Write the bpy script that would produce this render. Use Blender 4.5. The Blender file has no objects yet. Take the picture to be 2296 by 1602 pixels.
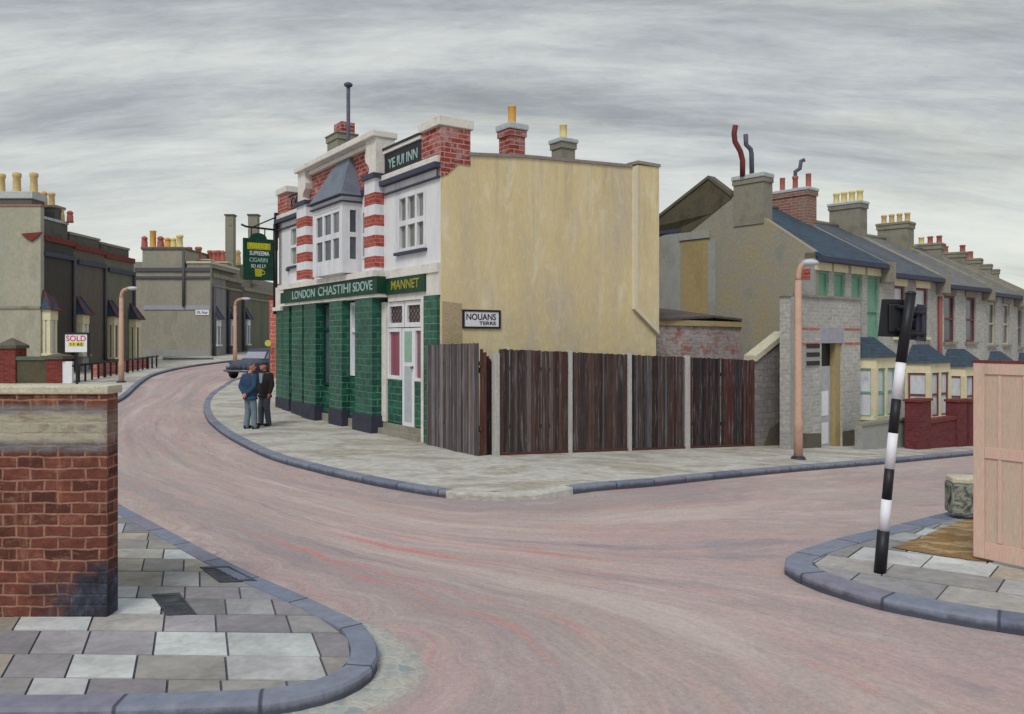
import bpy, bmesh, math, random
from mathutils import Vector, noise as mnoise
random.seed(7)
R = math.radians
S = bpy.context.scene
COL = S.collection

# ------------------------------------------------------------------ camera, sky, sun, exposure
CX, HY, F, H = 1148.0, 760.0, 1820.0, 2.38          # measured from the picture (2296 px wide)
cam = bpy.data.cameras.new('camera')
camo = bpy.data.objects.new('camera', cam)
COL.objects.link(camo)
camo.location = (0, 0, H)
camo.rotation_euler = (R(90), 0, 0)
cam.sensor_width = 36
cam.lens = 36 * F / 2296
cam.shift_y = -(801 - HY) / 2296
cam.clip_start = 0.05
cam.clip_end = 5000
S.camera = camo
S.view_settings.view_transform = 'Standard'
S.view_settings.look = 'None'
S.view_settings.exposure = 0.25
S.view_settings.gamma = 1
SUN_EL, SUN_AZ = R(48), R(200)      # azimuth clockwise from +Y: behind the viewer, to the left

W = bpy.data.worlds.new('World')
S.world = W
W.use_nodes = True
nt = W.node_tree
nt.nodes.clear()
def wn(t, **k):
    n = nt.nodes.new(t)
    for a, v in k.items():
        setattr(n, a, v)
    return n
def wl(a, b):
    nt.links.new(a, b)
wout = wn('ShaderNodeOutputWorld')
wbg = wn('ShaderNodeBackground')
wbg.inputs['Strength'].default_value = 0.1
wl(wbg.outputs[0], wout.inputs[0])
sky = wn('ShaderNodeTexSky', sky_type='NISHITA', sun_disc=False, sun_elevation=SUN_EL, sun_rotation=SUN_AZ)
tc = wn('ShaderNodeTexCoord')
sep = wn('ShaderNodeSeparateXYZ')
wl(tc.outputs['Generated'], sep.inputs[0])
def wmath(op, a, b=None, c=None):
    m = wn('ShaderNodeMath', operation=op)
    for i, v in enumerate((a, b, c)):
        if v is None:
            continue
        if isinstance(v, (int, float)):
            m.inputs[i].default_value = v
        else:
            wl(v, m.inputs[i])
    return m.outputs[0]
zz = wmath('MAXIMUM', sep.outputs[2], 0.0)
den = wmath('ADD', zz, 0.24)
px_ = wmath('DIVIDE', sep.outputs[0], den)
py_ = wmath('DIVIDE', sep.outputs[1], den)
cmb = wn('ShaderNodeCombineXYZ')
wl(px_, cmb.inputs[0]); wl(py_, cmb.inputs[1])
def wnoise(scale, det, rough, sx, sy, rot, off, dist=0.0):
    mp = wn('ShaderNodeMapping')
    mp.inputs['Scale'].default_value = (sx, sy, 1)
    mp.inputs['Rotation'].default_value = (0, 0, R(rot))
    mp.inputs['Location'].default_value = (off, off * 1.7, 0)
    wl(cmb.outputs[0], mp.inputs[0])
    n = wn('ShaderNodeTexNoise')
    n.inputs['Scale'].default_value = scale
    n.inputs['Detail'].default_value = det
    n.inputs['Roughness'].default_value = rough
    n.inputs['Distortion'].default_value = dist
    wl(mp.outputs[0], n.inputs['Vector'])
    return n.outputs[0]
n1 = wnoise(1.15, 9, 0.56, 0.55, 1.7, 10, 3.1, 0.5)
n2 = wnoise(3.4, 9, 0.66, 0.5, 2.0, -10, 8.4, 0.4)
n3 = wnoise(12.0, 10, 0.85, 0.55, 2.0, 16, 1.9, 0.8)
s_ = wmath('ADD', wmath('MULTIPLY', n1, 0.56), wmath('ADD', wmath('MULTIPLY', n2, 0.30), wmath('MULTIPLY', n3, 0.14)))
# cloud deck thickens overhead and thins to the horizon
s_ = wmath('SUBTRACT', s_, wmath('MULTIPLY', wmath('SUBTRACT', zz, 0.18), 0.42))
rmp = wn('ShaderNodeValToRGB')
e = rmp.color_ramp.elements
def srgb(r, g, b):
    f = lambda c: (c / 255 / 12.92) if c / 255 <= 0.04045 else ((c / 255 + 0.055) / 1.055) ** 2.4
    return (f(r), f(g), f(b), 1)
stops = [(0.29, (130, 136, 142)), (0.38, (155, 160, 164)), (0.44, (178, 182, 184)), (0.495, (197, 201, 199)), (0.55, (211, 214, 210)), (0.63, (224, 225, 218))]
while len(e) < len(stops):
    e.new(0.5)
for el, (p, c) in zip(e, stops):
    el.position = p
    el.color = srgb(*c)
wl(s_, rmp.inputs[0])
# a faint warm-cream break in the clouds
n4 = wnoise(1.7, 5, 0.55, 0.5, 1.5, 20, 13.7)
mxw = wn('ShaderNodeMixRGB', blend_type='MULTIPLY')
mxw.inputs['Color2'].default_value = (1.0, 0.985, 0.90, 1)
rw = wn('ShaderNodeMapRange')
rw.inputs[1].default_value = 0.5; rw.inputs[2].default_value = 0.68
rw.inputs[3].default_value = 0.0; rw.inputs[4].default_value = 1.0
wl(n4, rw.inputs[0])
wl(rw.outputs[0], mxw.inputs['Fac']); wl(rmp.outputs[0], mxw.inputs['Color1'])
hzf = wn('ShaderNodeMapRange')
hzf.inputs[1].default_value = 0.0; hzf.inputs[2].default_value = 0.26; hzf.inputs[3].default_value = 0.6; hzf.inputs[4].default_value = 0.0
wl(zz, hzf.inputs[0])
mxh = wn('ShaderNodeMixRGB')
mxh.inputs['Color2'].default_value = srgb(212, 215, 206)
wl(hzf.outputs[0], mxh.inputs['Fac']); wl(mxw.outputs[0], mxh.inputs['Color1'])
sc = wn('ShaderNodeVectorMath', operation='SCALE')
sc.inputs['Scale'].default_value = 10.5
wl(mxh.outputs[0], sc.inputs[0])
# an overcast sky is brightest overhead
zen = wn('ShaderNodeMapRange', interpolation_type='SMOOTHSTEP')
zen.inputs[1].default_value = 0.40; zen.inputs[2].default_value = 0.9; zen.inputs[3].default_value = 9.6; zen.inputs[4].default_value = 21.0
wl(zz, zen.inputs[0]); wl(zen.outputs[0], sc.inputs['Scale'])
mx = wn('ShaderNodeMixRGB')
mx.inputs['Fac'].default_value = 0.94
wl(sky.outputs[0], mx.inputs['Color1']); wl(sc.outputs[0], mx.inputs['Color2'])
wl(mx.outputs[0], wbg.inputs[0])

sun = bpy.data.lights.new('sun', 'SUN')
sun.energy = 1.5
sun.angle = R(22)
sun.color = (1.0, 0.96, 0.9)
so = bpy.data.objects.new('sun', sun)
COL.objects.link(so)
sd = Vector((math.sin(SUN_AZ) * math.cos(SUN_EL), math.cos(SUN_AZ) * math.cos(SUN_EL), math.sin(SUN_EL)))
so.rotation_euler = sd.to_track_quat('Z', 'Y').to_euler()
so.location = (-20, -20, 40)

# ------------------------------------------------------------------ materials
class N:
    def __init__(s, name):
        s.m = bpy.data.materials.new(name)
        s.m.use_nodes = True
        s.t = s.m.node_tree
        s.b = s.t.nodes['Principled BSDF']
        s.tc = s.t.nodes.new('ShaderNodeTexCoord')
    def n(s, t, **k):
        o = s.t.nodes.new(t)
        for a, v in k.items():
            setattr(o, a, v)
        return o
    def put(s, v, sock):
        if hasattr(v, 'is_output') or isinstance(v, bpy.types.NodeSocket):
            s.t.links.new(v, sock)
        else:
            sock.default_value = v
    def map(s, coord, scale, rot=0.0, loc=(0, 0, 0)):
        m = s.n('ShaderNodeMapping')
        m.inputs['Scale'].default_value = scale
        m.inputs['Rotation'].default_value = (0, 0, rot)
        m.inputs['Location'].default_value = loc
        s.t.links.new(s.tc.outputs[coord], m.inputs[0])
        return m.outputs[0]
    def noise(s, vec, scale=1.0, det=5, rough=0.6, dist=0.0):
        o = s.n('ShaderNodeTexNoise')
        s.put(vec, o.inputs['Vector'])
        o.inputs['Scale'].default_value = scale
        o.inputs['Detail'].default_value = det
        o.inputs['Roughness'].default_value = rough
        o.inputs['Distortion'].default_value = dist
        return o.outputs[0]
    def ramp(s, fac, stops):
        o = s.n('ShaderNodeValToRGB')
        e = o.color_ramp.elements
        while len(e) < len(stops):
            e.new(0.5)
        for el, (p, c) in zip(e, stops):
            el.position = p
            el.color = c if len(c) == 4 else (*c, 1)
        s.t.links.new(fac, o.inputs[0])
        return o.outputs[0]
    def mix(s, fac, a, b, mode='MIX'):
        o = s.n('ShaderNodeMixRGB', blend_type=mode)
        s.put(fac, o.inputs['Fac']); s.put(a, o.inputs['Color1']); s.put(b, o.inputs['Color2'])
        return o.outputs[0]
    def mth(s, op, a, b=0.0, clamp=False):
        o = s.n('ShaderNodeMath', operation=op, use_clamp=clamp)
        s.put(a, o.inputs[0]); s.put(b, o.inputs[1])
        return o.outputs[0]
    def rng(s, v, a, b, c=0.0, d=1.0):
        o = s.n('ShaderNodeMapRange')
        s.put(v, o.inputs[0])
        for i, x in enumerate((a, b, c, d)):
            o.inputs[i + 1].default_value = x
        return o.outputs[0]
    def bump(s, h, strength=0.3, dist=0.02):
        o = s.n('ShaderNodeBump')
        o.inputs['Strength'].default_value = strength
        o.inputs['Distance'].default_value = dist
        s.put(h, o.inputs['Height'])
        s.t.links.new(o.outputs[0], s.b.inputs['Normal'])
    def fin(s, col, rough=0.85, spec=0.3, metal=0.0):
        s.put(col, s.b.inputs['Base Color'])
        s.put(rough, s.b.inputs['Roughness'])
        s.b.inputs['Specular IOR Level'].default_value = spec
        s.b.inputs['Metallic'].default_value = metal
        return s.m

def C(r, g, b, k=1.0):
    c = srgb(r, g, b)
    return (min(c[0] * k, 0.92), min(c[1] * k, 0.92), min(c[2] * k, 0.92), 1)

def m_var(name, cols, scale=1.0, stretch=(1, 1, 1), rough=0.85, bump=0.25, coord='UV', fine=14, spec=0.3, k=1.0, lo=0.32, hi=0.68, det=6, finek=0.25):
    t = N(name)
    v = t.map(coord, stretch)
    n = t.noise(v, scale, det, 0.62, 0.4)
    L = len(cols)
    st = [(lo + (hi - lo) * i / max(1, L - 1), C(*c, k)) for i, c in enumerate(cols)]
    col = t.ramp(n, st)
    f = t.noise(v, scale * fine, 4, 0.7)
    g = t.rng(f, 0.3, 0.7, 1 - finek, 1 + finek)
    vm = t.n('ShaderNodeVectorMath', operation='SCALE')
    t.put(col, vm.inputs[0]); t.put(g, vm.inputs['Scale'])
    t.bump(f, bump, 0.012)
    return t.fin(vm.outputs[0], rough, spec)

def m_brick(name, c1, c2, mortar, bw=0.225, bh=0.075, ms=0.011, grime=None, gscale=0.6, gamt=0.6, bump=0.5, rough=0.9, k=1.0, wob=0.012, spec=0.25, wear=None):
    t = N(name)
    v0 = t.map('UV', (1, 1, 1))
    wv = t.n('ShaderNodeTexNoise')
    wv.inputs['Scale'].default_value = 6.0
    t.put(v0, wv.inputs['Vector'])
    sub = t.n('ShaderNodeVectorMath', operation='SUBTRACT')
    t.put(wv.outputs['Color'], sub.inputs[0]); sub.inputs[1].default_value = (0.5, 0.5, 0.5)
    scl = t.n('ShaderNodeVectorMath', operation='SCALE')
    t.put(sub.outputs[0], scl.inputs[0]); scl.inputs['Scale'].default_value = wob
    add = t.n('ShaderNodeVectorMath', operation='ADD')
    t.put(v0, add.inputs[0]); t.put(scl.outputs[0], add.inputs[1])
    v = add.outputs[0]
    b = t.n('ShaderNodeTexBrick')
    t.put(v, b.inputs['Vector'])
    b.inputs['Color1'].default_value = C(*c1, k)
    b.inputs['Color2'].default_value = C(*c2, k)
    b.inputs['Mortar'].default_value = C(*mortar, k)
    b.inputs['Scale'].default_value = 1.0
    b.inputs['Mortar Size'].default_value = ms
    b.inputs['Mortar Smooth'].default_value = 0.15
    b.inputs['Brick Width'].default_value = bw
    b.inputs['Row Height'].default_value = bh
    b.offset = 0.5
    col = b.outputs['Color']
    n = t.noise(v, 9.0, 4, 0.7)
    g = t.rng(n, 0.3, 0.7, 0.72, 1.25)
    vm = t.n('ShaderNodeVectorMath', operation='SCALE')
    t.put(col, vm.inputs[0]); t.put(g, vm.inputs['Scale'])
    col = vm.outputs[0]
    if grime:
        gn = t.noise(t.map('UV', (1, 0.55, 1)), gscale, 7, 0.65, 0.5)
        col = t.mix(t.mth('MULTIPLY', t.rng(gn, 0.42, 0.62), gamt), col, C(*grime, k))
    if wear:
        gn = t.noise(t.map('UV', (1, 1.4, 1), loc=(5, 3, 0)), gscale * 2.2, 8, 0.7, 0.4)
        col = t.mix(t.mth('MULTIPLY', t.rng(gn, 0.5, 0.62), 0.8), col, C(*wear, k))
    hgt = t.mth('ADD', t.mth('MULTIPLY', b.outputs['Fac'], -1.0), t.mth('MULTIPLY', n, 0.5))
    t.bump(hgt, bump, 0.012)
    return t.fin(col, rough, spec)

def m_plain(name, c, rough=0.6, k=1.0, spec=0.4, var=0.12, metal=0.0, scale=6.0):
    t = N(name)
    n = t.noise(t.map('Object', (1, 1, 1)), scale, 5, 0.65)
    g = t.rng(n, 0.3, 0.7, 1 - var, 1 + var)
    vm = t.n('ShaderNodeVectorMath', operation='SCALE')
    vm.inputs[0].default_value = C(*c, k)[:3]
    t.put(g, vm.inputs['Scale'])
    t.bump(n, 0.08, 0.01)
    return t.fin(vm.outputs[0], rough, spec, metal)

def m_attr(name, rough=0.85, bump=0.3, fine=9.0, stretch=(1, 1, 1), k=1.0, stain=None):
    t = N(name)
    a = t.n('ShaderNodeAttribute', attribute_name='tone', attribute_type='GEOMETRY')
    v = t.map('UV', stretch)
    n = t.noise(v, fine, 6, 0.7, 0.3)
    n2 = t.noise(v, fine * 0.22, 5, 0.6, 0.6)
    g = t.mth('ADD', t.rng(n, 0.3, 0.7, -0.16, 0.16), t.rng(n2, 0.35, 0.65, 0.84, 1.14))
    vm = t.n('ShaderNodeVectorMath', operation='SCALE')
    t.put(a.outputs['Color'], vm.inputs[0]); t.put(g, vm.inputs['Scale'])
    col = vm.outputs[0]
    if stain:
        n3 = t.noise(v, 0.9, 8, 0.72, 0.8)
        col = t.mix(t.rng(n3, 0.54, 0.64, 0, 0.6), col, C(*stain))
    t.bump(n, bump, 0.012)
    return t.fin(col, rough, 0.3)

KA = 0.98
MT = {}
MT['white'] = m_var('white_paint', [(176, 178, 184), (208, 210, 217), (220, 221, 226), (224, 224, 228), (200, 201, 210)], 1.1, (1.6, 0.3, 1), 0.65, 0.2, finek=0.08, k=1.0, lo=0.28, hi=0.72)
MT['cream'] = m_var('cream_paint', [(205, 196, 160), (222, 214, 180), (214, 204, 172)], 2.0, rough=0.6, finek=0.1)
MT['coping'] = m_var('white_coping', [(196, 192, 186), (222, 219, 212), (205, 200, 196)], 1.6, rough=0.8, finek=0.12)
MT['lead'] = m_var('lead_sheet', [(92, 100, 114), (112, 121, 134), (100, 108, 124)], 1.2, rough=0.55, finek=0.12, spec=0.4)
MT['darkstring'] = m_plain('dark_slate_moulding', (62, 66, 86), 0.7)
MT['redbrick'] = m_brick('red_brick', (134, 52, 44), (158, 76, 64), (176, 150, 148), 0.34, 0.115, 0.012, wear=(186, 150, 146), gscale=0.9, wob=0.03)
MT['redband'] = m_brick('red_brick_band', (150, 66, 56), (170, 88, 78), (180, 132, 124), 0.3, 0.1, 0.008, wob=0.03)
MT['greentile'] = m_brick('green_glazed_tile', (20, 74, 60), (34, 92, 72), (118, 160, 144), 0.36, 0.17, 0.006, grime=(12, 58, 54), gscale=1.1, gamt=0.6, bump=0.35, rough=0.38, spec=0.4, wob=0.03, wear=(44, 104, 88))
MT['darkgreen'] = m_var('dark_green_paint', [(14, 46, 42), (20, 66, 52), (16, 52, 50)], 1.4, rough=0.45, finek=0.15)
MT['fascia'] = m_var('fascia_green_paint', [(16, 52, 42), (26, 66, 46), (18, 48, 44)], 1.6, rough=0.5, finek=0.2)
MT['plinth'] = m_var('black_plinth', [(38, 40, 54), (56, 58, 74), (44, 44, 58)], 2.0, rough=0.6, finek=0.2)
MT['glass'] = m_var('window_glass', [(58, 64, 76), (82, 88, 100), (104, 108, 112)], 0.9, (1, 0.5, 1), 0.18, 0.02, finek=0.05, spec=0.5)
MT['glasswarm'] = m_var('window_glass_blind', [(96, 98, 92), (126, 126, 116), (140, 138, 128)], 0.9, (1, 0.5, 1), 0.25, 0.02, finek=0.05, spec=0.5)
MT['redglass'] = m_var('red_curtained_glass', [(132, 52, 70), (150, 66, 84), (116, 84, 104)], 1.0, (2, 0.3, 1), 0.25, 0.02, finek=0.1, spec=0.5)
MT['palegreen'] = m_plain('pale_green_paint', (140, 172, 156), 0.5)
MT['greydoor'] = m_plain('grey_door_paint', (172, 178, 184), 0.5)
MT['brownglass'] = m_var('leaded_brown_glass', [(76, 62, 66), (112, 94, 92), (90, 78, 84)], 3.0, rough=0.3, bump=0.1)
MT['black'] = m_plain('black_paint', (26, 27, 34), 0.5, var=0.25)
MT['signblack'] = m_plain('black_signboard', (22, 23, 34), 0.5, var=0.25)
MT['letterwhite'] = m_plain('white_lettering', (206, 214, 216), 0.6, var=0.2)
MT['lettergrey'] = m_plain('worn_white_lettering', (150, 180, 176), 0.6, var=0.35, scale=9)
MT['letterblack'] = m_plain('black_lettering', (30, 28, 36), 0.6)
MT['letteryellow'] = m_plain('yellow_lettering', (150, 146, 52), 0.6, var=0.3)
MT['yellow'] = m_plain('yellow_panel', (158, 160, 34), 0.55, var=0.2)
MT['yellowbright'] = m_plain('bright_yellow_lettering', (212, 202, 50), 0.55, var=0.1)
MT['letterred'] = m_plain('red_lettering', (206, 44, 60), 0.55)
MT['signwhite'] = m_plain('white_signboard', (228, 228, 236), 0.55, var=0.06)
MT['signgreen'] = m_var('pub_sign_green', [(10, 44, 36), (18, 64, 46), (12, 48, 46)], 1.6, rough=0.5, finek=0.15)
MT['potorange'] = m_plain('orange_clay_pot', (214, 164, 84), 0.85, var=0.1)
MT['potbuff'] = m_plain('buff_clay_pot', (204, 178, 126), 0.85, var=0.15)
MT['potyellow'] = m_plain('yellow_clay_pot', (222, 206, 142), 0.85, var=0.1)
MT['potred'] = m_plain('red_clay_pot', (168, 98, 90), 0.85, var=0.2)
MT['cowlred'] = m_plain('dark_red_cowl', (108, 44, 42), 0.7, var=0.2)
MT['cowlgrey'] = m_plain('grey_cowl', (84, 84, 100), 0.7, var=0.25)
MT['salmon'] = m_var('salmon_lamp_paint', [(176, 142, 124), (194, 158, 140), (184, 150, 132)], 2.0, rough=0.95, spec=0.1, finek=0.1, coord='Object')
MT['lampwhite'] = m_plain('white_lantern', (196, 194, 204), 0.6, var=0.06)
MT['tar'] = m_var('dark_grey_render', [(84, 80, 74), (100, 95, 84), (92, 88, 82)], 2.2, rough=0.9)
MT['stonecap'] = m_var('cream_stone_cap', [(178, 172, 152), (198, 193, 170), (184, 177, 160)], 2.2, rough=0.9)
MT['slateblue'] = m_brick('blue_slate_roof', (54, 66, 82), (68, 80, 94), (40, 48, 62), 0.3, 0.16, 0.010, grime=(56, 84, 102), gscale=0.9, gamt=0.55, bump=0.4, rough=0.7, wob=0.03)
MT['palestock'] = m_brick('pale_grey_stock_brick', (166, 165, 160), (184, 183, 177), (190, 188, 184), 0.28, 0.10, 0.012, grime=(146, 146, 145), gamt=0.5, wob=0.03)
MT['roughbrick'] = m_brick('weathered_pink_brick', (132, 84, 76), (150, 104, 94), (170, 150, 146), 0.3, 0.1, 0.011, grime=(140, 128, 112), gscale=1.0, gamt=0.7, wob=0.04)
MT['slatemix'] = m_brick('blue_grey_slate_roof', (84, 90, 98), (102, 104, 108), (64, 68, 76), 0.3, 0.16, 0.010, grime=(58, 74, 94), gscale=0.7, gamt=0.7, bump=0.4, rough=0.7, wob=0.03)
MT['slategrey'] = m_brick('grey_slate_roof', (112, 110, 110), (128, 125, 120), (86, 84, 84), 0.3, 0.16, 0.008, grime=(92, 98, 106), gscale=0.8, gamt=0.7, bump=0.4, rough=0.75, wob=0.03)
MT['stockbrick'] = m_brick('grey_stock_brick', (138, 136, 128), (156, 152, 144), (166, 164, 160), 0.26, 0.09, 0.012, grime=(118, 116, 112), gamt=0.5, wob=0.03)
MT['stockdark'] = m_brick('dark_stock_brick', (120, 115, 100), (136, 130, 112), (124, 120, 108), 0.26, 0.09, 0.010, grime=(104, 98, 84), gamt=0.6, wob=0.03)
MT['parapet'] = m_var('grey_render_parapet', [(122, 118, 106), (146, 142, 130), (134, 130, 118)], 1.5, rough=0.9, finek=0.2)
MT['greenframe'] = m_var('sea_green_paint', [(100, 148, 126), (120, 164, 142), (110, 154, 136)], 2.0, rough=0.6, finek=0.12)
MT['redframe'] = m_plain('dark_red_paint', (112, 60, 64), 0.6, var=0.2)
MT['oxblood'] = m_brick('oxblood_brick', (98, 46, 50), (112, 56, 60), (112, 66, 68), 0.23, 0.08, 0.007, wob=0.02)
MT['downpipe'] = m_plain('red_brown_downpipe', (142, 82, 74), 0.7)
MT['pipegrey'] = m_plain('dark_downpipe', (84, 84, 92), 0.7)
MT['netcurtain'] = m_var('net_curtain_glass', [(176, 180, 192), (204, 208, 214), (160, 164, 176)], 2.0, (1, 0.3, 1), 0.35, 0.02, finek=0.08)
t = N('weathered_fence_board')
a_ = t.n('ShaderNodeAttribute', attribute_name='tone', attribute_type='GEOMETRY')
v = t.map('UV', (9, 0.7, 1))
n = t.noise(v, 2.2, 8, 0.75, 0.4); n2_ = t.noise(t.map('UV', (11, 0.5, 1), loc=(3, 2, 0)), 1.6, 8, 0.75, 0.2)
vm = t.n('ShaderNodeVectorMath', operation='SCALE'); t.put(a_.outputs['Color'], vm.inputs[0]); t.put(t.rng(n, 0.3, 0.7, 0.6, 1.35), vm.inputs['Scale'])
c = t.mix(t.rng(n2_, 0.54, 0.65, 0, 0.7), vm.outputs[0], C(142, 140, 146))
n3_ = t.noise(t.map('UV', (3, 0.5, 1), loc=(8, 5, 0)), 1.4, 6, 0.7, 0.2)
c = t.mix(t.rng(n3_, 0.56, 0.68, 0, 0.3), c, C(98, 62, 50))
t.bump(n, 0.6, 0.012)
MT['fenceboard'] = t.fin(c, 0.92, 0.2)
MT['concretepost'] = m_var('concrete_post', [(158, 156, 156), (184, 184, 182), (172, 166, 160)], 3.0, (1, 0.3, 1), rough=0.9)
MT['graverail'] = m_var('rust_gravel_board', [(74, 48, 44), (94, 58, 50), (66, 50, 50)], 3.0, rough=0.9)
MT['slab'] = m_attr('yorkstone_slab', 0.85, 0.35, 10.0, stain=None)
MT['joint'] = m_plain('dark_paving_joint', (98, 101, 112), 0.95, var=0.25)
MT['pavefar'] = m_var('worn_pavement', [(148, 143, 136), (168, 163, 153), (188, 186, 180), (158, 150, 136), (176, 172, 164)], 0.6, (0.7, 1.2, 1), 0.9, 0.3, coord='Object', fine=12)
MT['pavecream'] = m_var('pale_pavement', [(158, 155, 148), (178, 175, 166), (188, 187, 182), (164, 160, 152)], 0.8, (0.7, 1.4, 1), 0.9, 0.3, coord='Object', fine=12)
MT['skin'] = m_plain('skin', (190, 128, 104), 0.6, var=0.08)
MT['hairgrey'] = m_plain('grey_hair', (82, 88, 100), 0.9, var=0.2)
MT['hairdark'] = m_plain('dark_cap', (54, 58, 72), 0.9, var=0.2)
MT['bluejacket'] = m_var('blue_jacket_cloth', [(36, 58, 84), (48, 74, 100), (40, 62, 92)], 3.0, rough=0.9, coord='Object')
MT['greytrousers'] = m_var('grey_green_trousers', [(92, 110, 122), (110, 126, 136), (98, 112, 126)], 3.0, rough=0.9, coord='Object')
MT['blackjacket'] = m_var('black_jacket_cloth', [(30, 29, 30), (42, 39, 38), (34, 32, 34)], 3.0, rough=0.9, coord='Object')
MT['darktrousers'] = m_var('slate_trousers', [(70, 76, 92), (84, 88, 104), (76, 80, 98)], 3.0, rough=0.9, coord='Object')
MT['shirt'] = m_plain('pale_blue_shirt', (130, 148, 166), 0.9)
MT['shoe'] = m_plain('black_shoe', (34, 36, 46), 0.5)
MT['carpaint'] = m_plain('slate_blue_car_paint', (58, 64, 84), 0.45, spec=0.4)
MT['carglass'] = m_plain('car_windscreen', (150, 152, 168), 0.2, spec=0.5)
MT['chrome'] = m_plain('dull_chrome', (112, 114, 122), 0.45, metal=0.4)
MT['tyre'] = m_plain('tyre_rubber', (34, 34, 38), 0.9)
MT['iron'] = m_var('cast_iron_cover', [(40, 44, 52), (58, 62, 70), (80, 78, 74)], 5.0, rough=0.7)
MT['earth'] = m_var('bare_brown_earth', [(112, 86, 54), (154, 118, 70), (132, 106, 74), (180, 156, 118), (146, 118, 84)], 3.6, (0.6, 1.5, 1), rough=1.0, bump=0.8, coord='Object', finek=0.35, lo=0.28, hi=0.72)
MT['gatewood'] = m_var('faded_pink_gate_paint', [(190, 168, 150), (206, 180, 162), (212, 174, 160), (194, 176, 156)], 1.3, (3, 0.5, 1), rough=0.8, finek=0.1)
MT['gatepanel'] = m_var('faded_gate_panel', [(182, 166, 146), (196, 174, 156), (208, 170, 156)], 1.3, (4, 0.5, 1), rough=0.8, finek=0.12)
MT['stonepatch'] = m_var('lichened_stone', [(52, 60, 62), (84, 90, 88), (150, 152, 140), (70, 78, 78), (164, 164, 152)], 5.0, (1, 1, 1), rough=0.95, bump=0.6)
MT['rubble'] = m_brick('grey_rubble_stone', (130, 126, 124), (150, 145, 140), (120, 118, 120), 0.34, 0.17, 0.014, grime=(108, 106, 112), gscale=1.2, gamt=0.6, wob=0.12)
MT['yardbrick'] = m_brick('flaking_whitewashed_brick', (170, 150, 146), (194, 186, 184), (186, 180, 178), 0.3, 0.1, 0.014, wear=(160, 92, 80), grime=(140, 140, 148), gscale=1.2, gamt=0.6, wob=0.08)
MT['shedroof'] = m_var('shed_felt_roof', [(76, 70, 70), (104, 96, 92), (60, 60, 72)], 1.2, (1, 2, 1), rough=0.95)
MT['beam'] = m_var('ochre_timber', [(160, 142, 104), (182, 164, 122), (150, 130, 96)], 2.0, (0.4, 2, 1), rough=0.9)
MT['ochrepanel'] = m_var('ochre_render', [(148, 134, 98), (164, 146, 104), (156, 144, 116)], 1.2, (1, 0.4, 1), rough=0.95, finek=0.15)
MT['greyrender'] = m_var('grey_render', [(140, 140, 136), (156, 156, 152), (148, 150, 150)], 1.4, (1, 0.6, 1), rough=0.95, finek=0.15)
MT['darkgable'] = m_var('soot_dark_gable_render', [(70, 66, 56), (92, 86, 68), (78, 74, 66)], 1.2, rough=0.95, finek=0.22)
MT['olivewall'] = m_var('olive_grey_render', [(140, 137, 124), (156, 152, 138), (148, 144, 132), (146, 147, 138)], 0.5, (1, 0.5, 1), rough=0.95, finek=0.12)
MT['lightwall'] = m_var('pale_olive_render', [(152, 150, 136), (170, 166, 150), (160, 158, 142), (156, 160, 150)], 0.5, (1, 0.6, 1), rough=0.95, finek=0.12)
MT['sootbrick'] = m_var('soot_dark_brickwork', [(60, 59, 54), (76, 73, 67), (68, 70, 66)], 0.5, (1.6, 0.25, 1), rough=0.95, finek=0.16)
MT['brownbrick'] = m_var('dull_brown_brickwork', [(88, 83, 77), (104, 98, 89), (96, 91, 83)], 0.5, (1.6, 0.25, 1), rough=0.95, finek=0.16)
MT['greenbrick'] = m_var('dull_green_brickwork', [(96, 100, 86), (112, 114, 98), (104, 106, 92)], 0.5, (1.6, 0.25, 1), rough=0.95, finek=0.16)
MT['lilacbrick'] = m_var('lilac_grey_brickwork', [(122, 120, 124), (138, 136, 138), (126, 124, 126)], 0.5, (1.6, 0.25, 1), rough=0.95, finek=0.14)
MT['redcourse'] = m_var('red_brick_course', [(100, 48, 44), (120, 60, 54), (108, 54, 52)], 2.0, rough=0.9)
MT['stackdark'] = m_var('sooty_chimney_brick', [(78, 78, 76), (100, 98, 92), (88, 88, 88)], 2.0, rough=0.95, finek=0.25)
MT['stackgrey'] = m_var('grey_chimney_brick', [(118, 116, 104), (140, 137, 122), (126, 126, 120)], 1.6, rough=0.95, finek=0.2)
MT['capgrey'] = m_var('pale_chimney_cap', [(160, 168, 174), (184, 190, 192), (170, 174, 176)], 2.0, rough=0.9)
MT['lilacstring'] = m_plain('lilac_string_course', (158, 158, 170), 0.8)
MT['cobble'] = None
MT['redpier'] = m_brick('dark_red_pier_brick', (112, 48, 42), (132, 62, 54), (120, 84, 76), 0.3, 0.1, 0.008, wob=0.03)
MT['pinkbrick'] = m_brick('pink_brick', (176, 98, 88), (190, 112, 100), (206, 160, 150), 0.5, 0.2, 0.012, wob=0.05)

# beige side wall of the pub: vertical washes of ochre, grey and cream
t = N('ochre_washed_render')
v1 = t.map('UV', (1.0, 0.22, 1)); v2 = t.map('UV', (1.5, 0.4, 1)); v3 = t.map('UV', (6, 0.8, 1))
c = t.ramp(t.noise(v1, 0.8, 7, 0.6, 0.5), [(0.3, C(190, 180, 164)), (0.42, C(208, 192, 155)), (0.52, C(214, 196, 151)), (0.62, C(218, 203, 166)), (0.72, C(213, 186, 136))])
n = t.noise(v2, 1.1, 9, 0.72, 0.6)
c = t.mix(t.rng(n, 0.52, 0.66, 0, 0.75), c, C(230, 221, 192))
n = t.noise(t.map('UV', (1.6, 0.35, 1), loc=(3, 7, 0)), 1.0, 7, 0.66, 0.3)
c = t.mix(t.rng(n, 0.55, 0.7, 0, 0.7), c, C(194, 182, 170))
uvw = t.n('ShaderNodeSeparateXYZ'); t.put(t.tc.outputs['UV'], uvw.inputs[0])
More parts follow.
